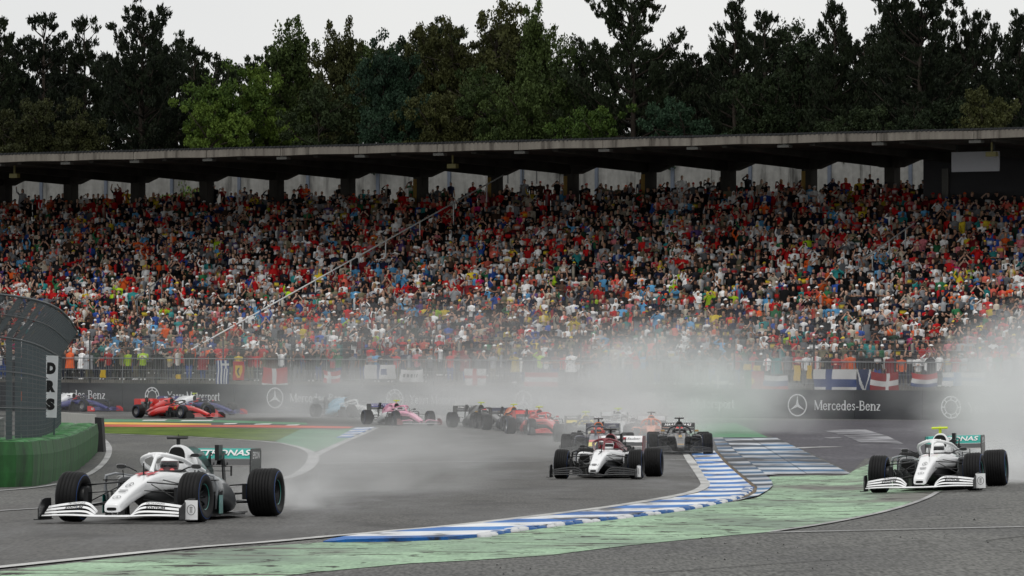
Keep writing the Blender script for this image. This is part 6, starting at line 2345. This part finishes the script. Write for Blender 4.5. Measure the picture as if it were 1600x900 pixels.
def dress_merc(c, num, numtype):
    car, fw, rw, nose, ch = c
    wing_text(rw, "PETRONAS", T_WHT, w=.86, h=.105, bold=.025)
    b_ = MB()
    for s_ in (-1, 1):
        b_.box(min(s_ * .45, s_ * .505), max(s_ * .45, s_ * .505), 4.10, 4.12, .76, .77)
    if numtype == "44":
        top_text(car, "44", T_RED, .53, .644, .27, .13, .42, bold=.03, shear=.2)
    else:
        for s_ in (-1, 1):
            m1 = MB()
            m1.add([(s_ * .07 - .05, .46, .632), (s_ * .07 - .035, .46, .632), (s_ * .07 + .065, .66, .655), (s_ * .07 + .045, .66, .655)], [(0, 1, 2, 3)])
            m1.put("number_stroke", T_RED, car)
    star(nose, (0, -.80, .345), .055, (0, 1.4, .40), T_GREY)
    for y, z, w in ((-.56, .416, .10), (-.48, .435, .12)):
        m1 = MB()
        m1.add([(-w / 2, y - .02, z - .004), (w / 2, y - .02, z - .004), (w / 2, y + .012, z + .004), (-w / 2, y + .012, z + .004)], [(0, 1, 2, 3)])
        m1.put("sponsor_print", T_GREY, nose)
    star(nose, (0, -.22, .500), .042, (0, 3.2, .72), T_BLK)
    for s_ in (-1, 1):
        lettering("SYNTIUM", T_BLK, fw, (s_ * .56, -.894, .2115), (1, .14 * s_, -.04 * s_), (0, .046, .030), width=.25, height=.045, bold=.03)
        lettering("PETRONAS", T_BLK, fw, (s_ * .54, -.820, .2650), (1, .14 * s_, -.04 * s_), (0, .046, .033), width=.24, height=.032)
    for s_ in (-1, 1):
        m1 = MB()
        m1.box(min(s_ * .822, s_ * .828), max(s_ * .822, s_ * .828), 1.22, 1.40, .09, .34)
        m1.put("teal_strake", M("paint_dim_teal", lin(10, 110, 102)), car)
        m1 = MB()
        m1.rings([sup(s_ * .55, 1.405, .175, .29, .60, 4, 20, .92), sup(s_ * .55, 1.43, .18, .285, .605, 4, 20, .92)], cap=False)
        m1.put("inlet_lip", PSIL, car)
    # logo square on the endplate facing the camera side
    m1 = MB()
    m1.add([(1.004, -1.12, .06), (1.014, -.80, .06), (1.022, -.80, .325), (1.010, -1.00, .29)], [(0, 1, 2, 3)])
    m1 = MB()
    m1.box(.985, 1.155, -.97, -.955, .055, .31)
    m1.put("endplate_panel", PW, fw)
    star_c = MB()
    n = 20
    for j in range(n):
        a, b = 2 * math.pi * j / n, 2 * math.pi * (j + 1) / n
        star_c.add([(1.07 + .05 * math.cos(a), -.974, .185 + .062 * math.sin(a)), (1.07 + .05 * math.cos(b), -.974, .185 + .062 * math.sin(b)), (1.07 + .058 * math.cos(b), -.974, .185 + .07 * math.sin(b)), (1.07 + .058 * math.cos(a), -.974, .185 + .07 * math.sin(a))], [(0, 1, 2, 3)])
    for x0, x1 in ((1.055, 1.060), (1.0675, 1.0725), (1.080, 1.085)):
        star_c.box(x0, x1, -.9745, -.972, .145, .225)
    star_c.box(1.05, 1.09, -.9745, -.972, .215, .222)
    star_c.put("emblem", T_GREY, fw)
    lettering("EPSON", T_WHT, rw, (.515, 3.872, .86), (1, .0, 0), (0, 0, 1), width=.02, height=.05) if False else None
    lettering("EPSON", T_WHT, rw, (.5305, 4.15, .855), (0, 1, 0), (0, 0, 1), width=.36, height=.10, bold=.02)
    lettering("bose", T_WHT, rw, (.5305, 4.14, .70), (0, 1, 0), (0, 0, 1), width=.32, height=.05) if False else None
    for s_ in (-1, 1):
        m1 = MB()
        m1.box(s_ * .48 - .03, s_ * .48 + .03, 4.098, 4.10, .742, .748)
    lettering("EPSON", T_WHT, car, (.33, 1.62, .52), (0, 1, 0), (.08, 0, 1), width=.2, height=.05) if False else None


ham = make_car(210, 816, 12.5, "nearest white and silver racing car with red number 44 on its nose", dict(merc, helmet=paint("helmet_dark_red", (78, 50, 54)), crest=PW, vent=M("vent_pink", lin(222, 100, 100), .4), suit=PW), "driver in dark and white helmet with pink chin vents in the nearest white car", steer=-4)
dress_merc(ham, "44", "44")
bot = make_car(1449, 768.5, 12.3, "white racing car with yellow camera pod running wide on the green paint at right", dict(merc, cam=PLIME, helmet=PW, crest=PW, suit=PW), "driver in white helmet seated in the white car at right", steer=-3)
dress_merc(bot, "77", "77")
alfa = make_car(936, 748.5, 8.5, "white and burgundy racing car with black number 7 on its nose", dict(body=PW, nose=PW, chassis=PW, cover=PDRED, halo=PDRED, headrest=PDRED, pod=PW, fw=CARBON, rw=PW, rw_main=CARBON_G, rw_end=PDRED, helmet=PW, crest=PDRED, suit=PW, fin=PDRED, intake=HOLE_SHADE), "driver in white helmet under the burgundy halo")
top_text(alfa[0], "7", T_BLK, .20, .588, .075, .205, .34, bold=.02)
top_text(alfa[0], "A", T_GREY, -.45, .436, .08, .25, .03, name="sponsor_print")
for s_ in (-1, 1):
    m1 = MB()
    m1.add([(s_ * .118, .3, .592), (s_ * .126, .3, .592), (s_ * .088, -.9, .31), (s_ * .080, -.9, .31)], [(0, 1, 2, 3) if s_ > 0 else (3, 2, 1, 0)])
    m1.put("pinstripe", T_BLK, alfa[3])
m1 = MB()
n = 18
m1.add([(.065 * math.cos(2 * math.pi * j / n), -.84 + .06 * math.sin(2 * math.pi * j / n), .339 + .016 * math.sin(2 * math.pi * j / n)) for j in range(n)], [tuple(range(n))])
m1.put("badge", T_GREY, alfa[3])
wing_text(alfa[2], "Alfa    Sauber", T_GREY, x=.12, w=.62, h=.06, shear=.2)
m1 = MB()
m1.add([(.02, 4.188, .862), (.09, 4.188, .862), (.09, 4.245, .917), (.02, 4.245, .917)], [(0, 1, 2, 3)])
m1.put("red_badge", T_RED, alfa[2])
m1 = MB()
m1.box(.985, 1.07, -.97, -.955, .06, .31)
m1.put("endplate_panel", PW, alfa[1])
m1 = MB()
m1.box(1.02, 1.028, -.975, -.971, .12, .25)
m1.put("endplate_mark", T_BLK, alfa[1])

rb = dict(body=PNAVY, cover=PNAVY, pod=PNAVY, nose=PNAVY, intake=HOLE_SHADE, halo=PNAVY, rw=PNAVY, rw_main=CARBON_G, fw=CARBON, helmet=PORG, crest=PRED, suit=PNAVY, cam=CARBON, headrest=PRED)
c = make_car(928, 712, 5, "dark blue racing car with orange intake frame, directly behind the burgundy and white one", rb, "driver in orange helmet in the dark blue car behind the burgundy and white car", fine=False)


def intake_frame(car, mat):
    m1 = MB()
    n = 20
    a, b = sup(0, 1.985, .150, .715, 1.01, 2.6, n, .85), sup(0, 1.985, .115, .735, .982, 3.0, n, .85)
    for j in range(n):
        k = (j + 1) % n
        m1.add([a[j], a[k], b[k], b[j]], [(0, 1, 2, 3)])
    m1.put("intake_surround", mat, car)


intake_frame(c[0], PORG)
m1 = MB()
m1.add([(-.10, -.95, .298), (.10, -.95, .298), (.115, -.55, .413), (-.115, -.55, .413)], [(0, 1, 2, 3)])
m1.put("nose_badge", PYEL, c[3])
m1 = MB()
m1.add([(-.12, -.50, .424), (.12, -.50, .424), (.13, -.25, .486), (-.13, -.25, .486)], [(0, 1, 2, 3)])
m1.put("nose_badge", PRED, c[3])
for s_ in (-1, 1):
    m1 = MB()
    m1.add([(s_ * .12, 4.17, .845), (s_ * .42, 4.17, .845), (s_ * .36, 4.24, .915), (s_ * .2, 4.21, .885)], [(0, 1, 2, 3)])
    m1.put("wing_mark", T_GREY, c[2])

haas = dict(body=PBLK, nose=PBLK, cover=PBLK, pod=PBLK, halo=PBLK, rw=PBLK, rw_end=PBLK, fw=CARBON, mirror=PGOLD, helmet=PGREY, crest=PRED, suit=PBLK, cam=CARBON)
c = make_car(1063, 710.5, 1.0, "black racing car with gold edged nose and number 8 beside the kerb", haas, "driver in grey and red helmet in the black car with gold nose", fine=True)
top_text(c[0], "8", M("print_gold", lin(196, 160, 96), .5), .10, .572, .10, .205, .34, bold=.02)
for k in range(2):
    m1 = MB()
    y, z = -.15 - .22 * k, .512 - .055 * k
    m1.add([(-.09, y, z), (.09, y, z), (.09, y + .06, z + .016), (-.09, y + .06, z + .016)], [(0, 1, 2, 3)])
    m1.put("sponsor_print", T_GREY, c[3])
for s_ in (-1, 1):
    m1 = MB()
    m1.add([(s_ * .150, .34, .60), (s_ * .122, .34, .602), (s_ * .080, -.85, .325), (s_ * .106, -.85, .30)], [(0, 1, 2, 3)])
    m1.put("gold_edge", PGOLD, c[3])
m1 = MB()
m1.add([(-.10, -.86, .322), (.10, -.86, .322), (.085, -.80, .345), (-.085, -.80, .345)], [(0, 1, 2, 3)])
m1.put("gold_edge", PGOLD, c[3])
for s_ in (-1, 1):
    wing_text(c[2], "HAAS" if s_ < 0 else "HAAS", T_WHT, x=s_ * .25, w=.36, h=.10, bold=.03, shear=.3)

c = make_car(1017, 694, 2, "orange racing car almost lost in the spray left of the black one", dict(body=PORG, cover=PORG, pod=PORG, nose=PORG, halo=PORG, rw=PGREY, fw=PORG, helmet=PBLUE, suit=PORG), "driver in blue helmet in the orange car in the spray", fine=False)
c = make_car(972, 684, -3, "pale racing car barely visible deep in the central spray", dict(body=PGREY, cover=PGREY, nose=PGREY, pod=PGREY, rw=PGREY, halo=PGREY, cam=PLIME, fw=PGREY), "driver in the pale car deep in the central spray", fine=False)
c = make_car(925, 693, -5.5, "black racing car with yellow trim and lettered rear wing behind the dark blue one", dict(body=PBLK, cover=PYEL, pod=PBLK, nose=PYEL, halo=PBLK, rw=PBLK, rw_end=PBLK, rw_main=PYEL, cam=PLIME, helmet=PYEL, fw=PBLK, suit=PYEL), "driver in yellow helmet in the black and yellow car", fine=False)
wing_text(c[2], "RENAULT", T_WHT, x=-.14, w=.62, h=.09, bold=.02)
fer = dict(body=PRED, cover=PRED, pod=PRED, nose=PRED, halo=PRED, rw=PRED, rw_end=PRED, rw_main=CARBON_G, fw=PRED, helmet=PW, crest=PRED, suit=PRED, mirror=PRED, rim=M("pale_rim", lin(150, 150, 152), .35, .8))
c = make_car(862, 680, -14, "red racing car with yellow camera pod in the middle of the pack", dict(fer, cam=PLIME), "driver in red suit in the red car in the middle of the pack", fine=True)
top_text(c[0], "16", T_WHT, .26, .602, .17, .2, .34, bold=.02)
c = make_car(821, 674, -14, "dark blue racing car with orange intake behind the red one in the middle", dict(rb, cover=PORG, cam=PLIME), "driver in the dark blue car behind the red car in mid pack", fine=False)
c = make_car(775, 669.5, -19, "black racing car with yellow camera pod left of the red one in mid pack", dict(haas, cam=PLIME), "driver in the black car left of the red car in mid pack", fine=False)
wing_text(c[2], "Haas F1", T_WHT, x=0, w=.7, h=.09, bold=.02)
c = make_car(645, 665, -23, "pink racing car with blue rear wing entering the bend", dict(body=PPINK, cover=PPINK, pod=PGREY, nose=PPINK, halo=PPINK, rw=paint("sponsor_blue", (48, 44, 120)), rw_end=PBLK, fw=PGREY, fw_end=PDRED, headrest=PW, fw_flaps=[PPINK, PBLK, PBLK, PPINK], cam=PLIME, helmet=PW, suit=PPINK, fin=PPINK), "driver in white helmet in the pink car", fine=True)
wing_text(c[2], "SportPesa", T_WHT, w=.9, h=.10, bold=.02)
top_text(c[0], "11", T_BLK, .26, .602, .14, .2, .30, bold=.02)
c = make_car(572, 653, -32, "white and pale blue racing car fading into the spray on the left", dict(body=PW, cover=PPALE, pod=PPALE, nose=PW, halo=PW, rw=PBLK, rw_end=PBLK, fw=PW, helmet=PW, suit=PW), "driver in white helmet in the white and pale blue car", fine=False)
wing_text(c[2], "ROKiT", T_WHT, w=.7, h=.10, bold=.03)
c = make_car(306, 654, -41, "red racing car with white number 5 on the far left track", dict(fer, cam=CARBON, halo=CARBON, helmet=PW), "driver in white helmet in the red car on the far left", fine=True)
top_text(c[0], "5", T_WHT, .26, .602, .11, .2, .34, bold=.02)
lettering("5", T_WHT, c[0], (-.03, 2.95, .78), (0, -1, 0), (0, 0, 1), height=.16, bold=.03, name="number")
m1 = MB()
n = 12
m1.add([(-.352, 1.25 + .05 * math.cos(2 * math.pi * j / n), .52 + .07 * math.sin(2 * math.pi * j / n)) for j in range(n)], [tuple(range(n))])
m1.put("shield_badge", PYEL, c[0])
toro = dict(body=PBLUE, cover=PW, pod=PBLUE, nose=PBLUE, halo=PNAVY, rw=PBLUE, rw_end=PBLUE, fw=PBLUE, helmet=PNAVY, crest=PRED, headrest=PRED, suit=PNAVY, fw_end=PRED, rim=M("pale_rim", lin(150, 150, 152), .35, .8), mirror=PRED)
c = make_car(342, 648.5, -43, "blue racing car with white cover half hidden behind the red car at left", dict(toro, cam=PLIME), "driver in navy helmet in the blue car behind the red car at left", fine=False)
wing_text(c[2], "TORO ROSSO", T_WHT, w=.9, h=.10, bold=.02)
c = make_car(150, 643.5, -42, "blue racing car with red endplates at the far left beside the fence post", dict(toro, cam=CARBON), "driver in navy helmet in the blue car at the far left", fine=True)
lettering("Red Bull", T_WHT, c[1], (-1.0, -.86, .19), (0, -1, 0), (0, 0, 1), width=.46, height=.12, bold=.02)

# ------------------------------------------------------------------ spray thrown up by the wheels
def spray_mat(name, dens, nscale, seed, soft=1.0):
    m = bpy.data.materials.new(name)
    m.use_nodes = True
    nt = m.node_tree
    for n_ in list(nt.nodes):
        nt.nodes.remove(n_)
    out = nt.nodes.new("ShaderNodeOutputMaterial")
    pv = nt.nodes.new("ShaderNodeVolumePrincipled")
    pv.inputs["Color"].default_value = (.975, .985, .99, 1)
    pv.inputs["Anisotropy"].default_value = 0.1
    co = nt.nodes.new("ShaderNodeTexCoord")
    ln = nt.nodes.new("ShaderNodeVectorMath")
    ln.operation = 'LENGTH'
    nt.links.new(co.outputs["Object"], ln.inputs[0])
    mr = nt.nodes.new("ShaderNodeMapRange")
    mr.interpolation_type = 'SMOOTHSTEP'
    mr.inputs["From Min"].default_value = 1.0
    mr.inputs["From Max"].default_value = 1.0 - .85 * soft
    nt.links.new(ln.outputs["Value"], mr.inputs["Value"])
    mp = nt.nodes.new("ShaderNodeMapping")
    mp.inputs["Location"].default_value = (seed * 3.7, seed * 1.3, seed * 2.1)
    nt.links.new(co.outputs["Object"], mp.inputs["Vector"])
    no = nt.nodes.new("ShaderNodeTexNoise")
    no.inputs["Scale"].default_value = nscale
    no.inputs["Detail"].default_value = 3
    no.inputs["Distortion"].default_value = .4
    nt.links.new(mp.outputs[0], no.inputs["Vector"])
    m2 = nt.nodes.new("ShaderNodeMapRange")
    m2.inputs["From Min"].default_value = .34
    m2.inputs["From Max"].default_value = .66
    m2.inputs["To Min"].default_value = .12
    m2.inputs["To Max"].default_value = 1.0
    nt.links.new(no.outputs["Fac"], m2.inputs["Value"])
    mu = nt.nodes.new("ShaderNodeMath")
    mu.operation = 'MULTIPLY'
    nt.links.new(mr.outputs[0], mu.inputs[0])
    nt.links.new(m2.outputs[0], mu.inputs[1])
    m3 = nt.nodes.new("ShaderNodeMath")
    m3.operation = 'MULTIPLY'
    m3.inputs[1].default_value = dens
    nt.links.new(mu.outputs[0], m3.inputs[0])
    nt.links.new(m3.outputs[0], pv.inputs["Density"])
    nt.links.new(pv.outputs[0], out.inputs["Volume"])
    return m


_sp = MB()
n = 16
_sp.rings([[(math.sin(math.pi * i / 10) * math.cos(2 * math.pi * j / n), math.sin(math.pi * i / 10) * math.sin(2 * math.pi * j / n), -math.cos(math.pi * i / 10)) for j in range(n)] for i in range(11)], cap=False)


def spray(px, py, d, rx, ry, rz, tau, label, nscale=2.2, yaw=0.0, soft=1.0, tiltx=0.0):
    """An airborne cloud of droplets: centre pixel and distance, radii in metres, optical depth through its middle."""
    c = P(px, py, d)
    me = _sp.mesh("spray")
    m = spray_mat("spray_droplets", tau / (2 * ry) * 2.6, nscale, rng.uniform(0, 9), soft)
    o = put("spray", me, m, None, c, (tiltx, 0, math.radians(yaw)), (rx, ry, rz))
    tag(o, label, "spray", kind="stuff")


spray(565, 742, 88, 2.6, 12, 1.35, 1.25, "light spray trailing behind the nearest white car", 2.4, -10)
spray(458, 782, 75, 1.0, 5, .75, 1.1, "low wisp of spray at the nearest car's rear wheel", 2.6)
spray(700, 704, 140, 9, 26, 1.9, .55, "thin spray drifting over the middle of the track", 2.6)
spray(1050, 612, 205, 6.2, 14, 3.8, 1.9, "thick white spray rising behind the black car with gold nose", 2.4)
spray(1190, 628, 200, 4.5, 10, 2.6, .8, "spray thinning out over the striped pad", 2.6)
spray(880, 628, 222, 8, 14, 3.3, 1.6, "spray cloud over the middle of the pack", 2.4)
spray(680, 634, 236, 8, 10, 2.8, 1.4, "spray cloud around the pink car", 2.4)
spray(500, 636, 246, 7, 8, 2.8, 1.3, "spray cloud behind the red car on the far left", 2.4)
spray(960, 668, 168, 4.5, 12, 1.8, 1.3, "spray hanging around the cars behind the burgundy and white one", 2.4)
spray(1610, 628, 128, 3.2, 18, 3.1, 3.8, "tall white spray plume behind the white car at right", 2.0, -6)
spray(1572, 738, 95.5, 1.1, 5, .85, 2.6, "low spray at the right car's rear wheel", 2.4)
spray(1510, 620, 185, 4.2, 18, 2.6, .7, "thin spray drifting left from the right plume", 2.4)
spray(780, 566, 236, 26, 7, 4.0, .55, "faint veil of spray before the lowest spectators", 3.0)
spray(190, 632, 250, 6, 7, 1.6, .15, "faint spray around the blue car at the far left", 2.6)
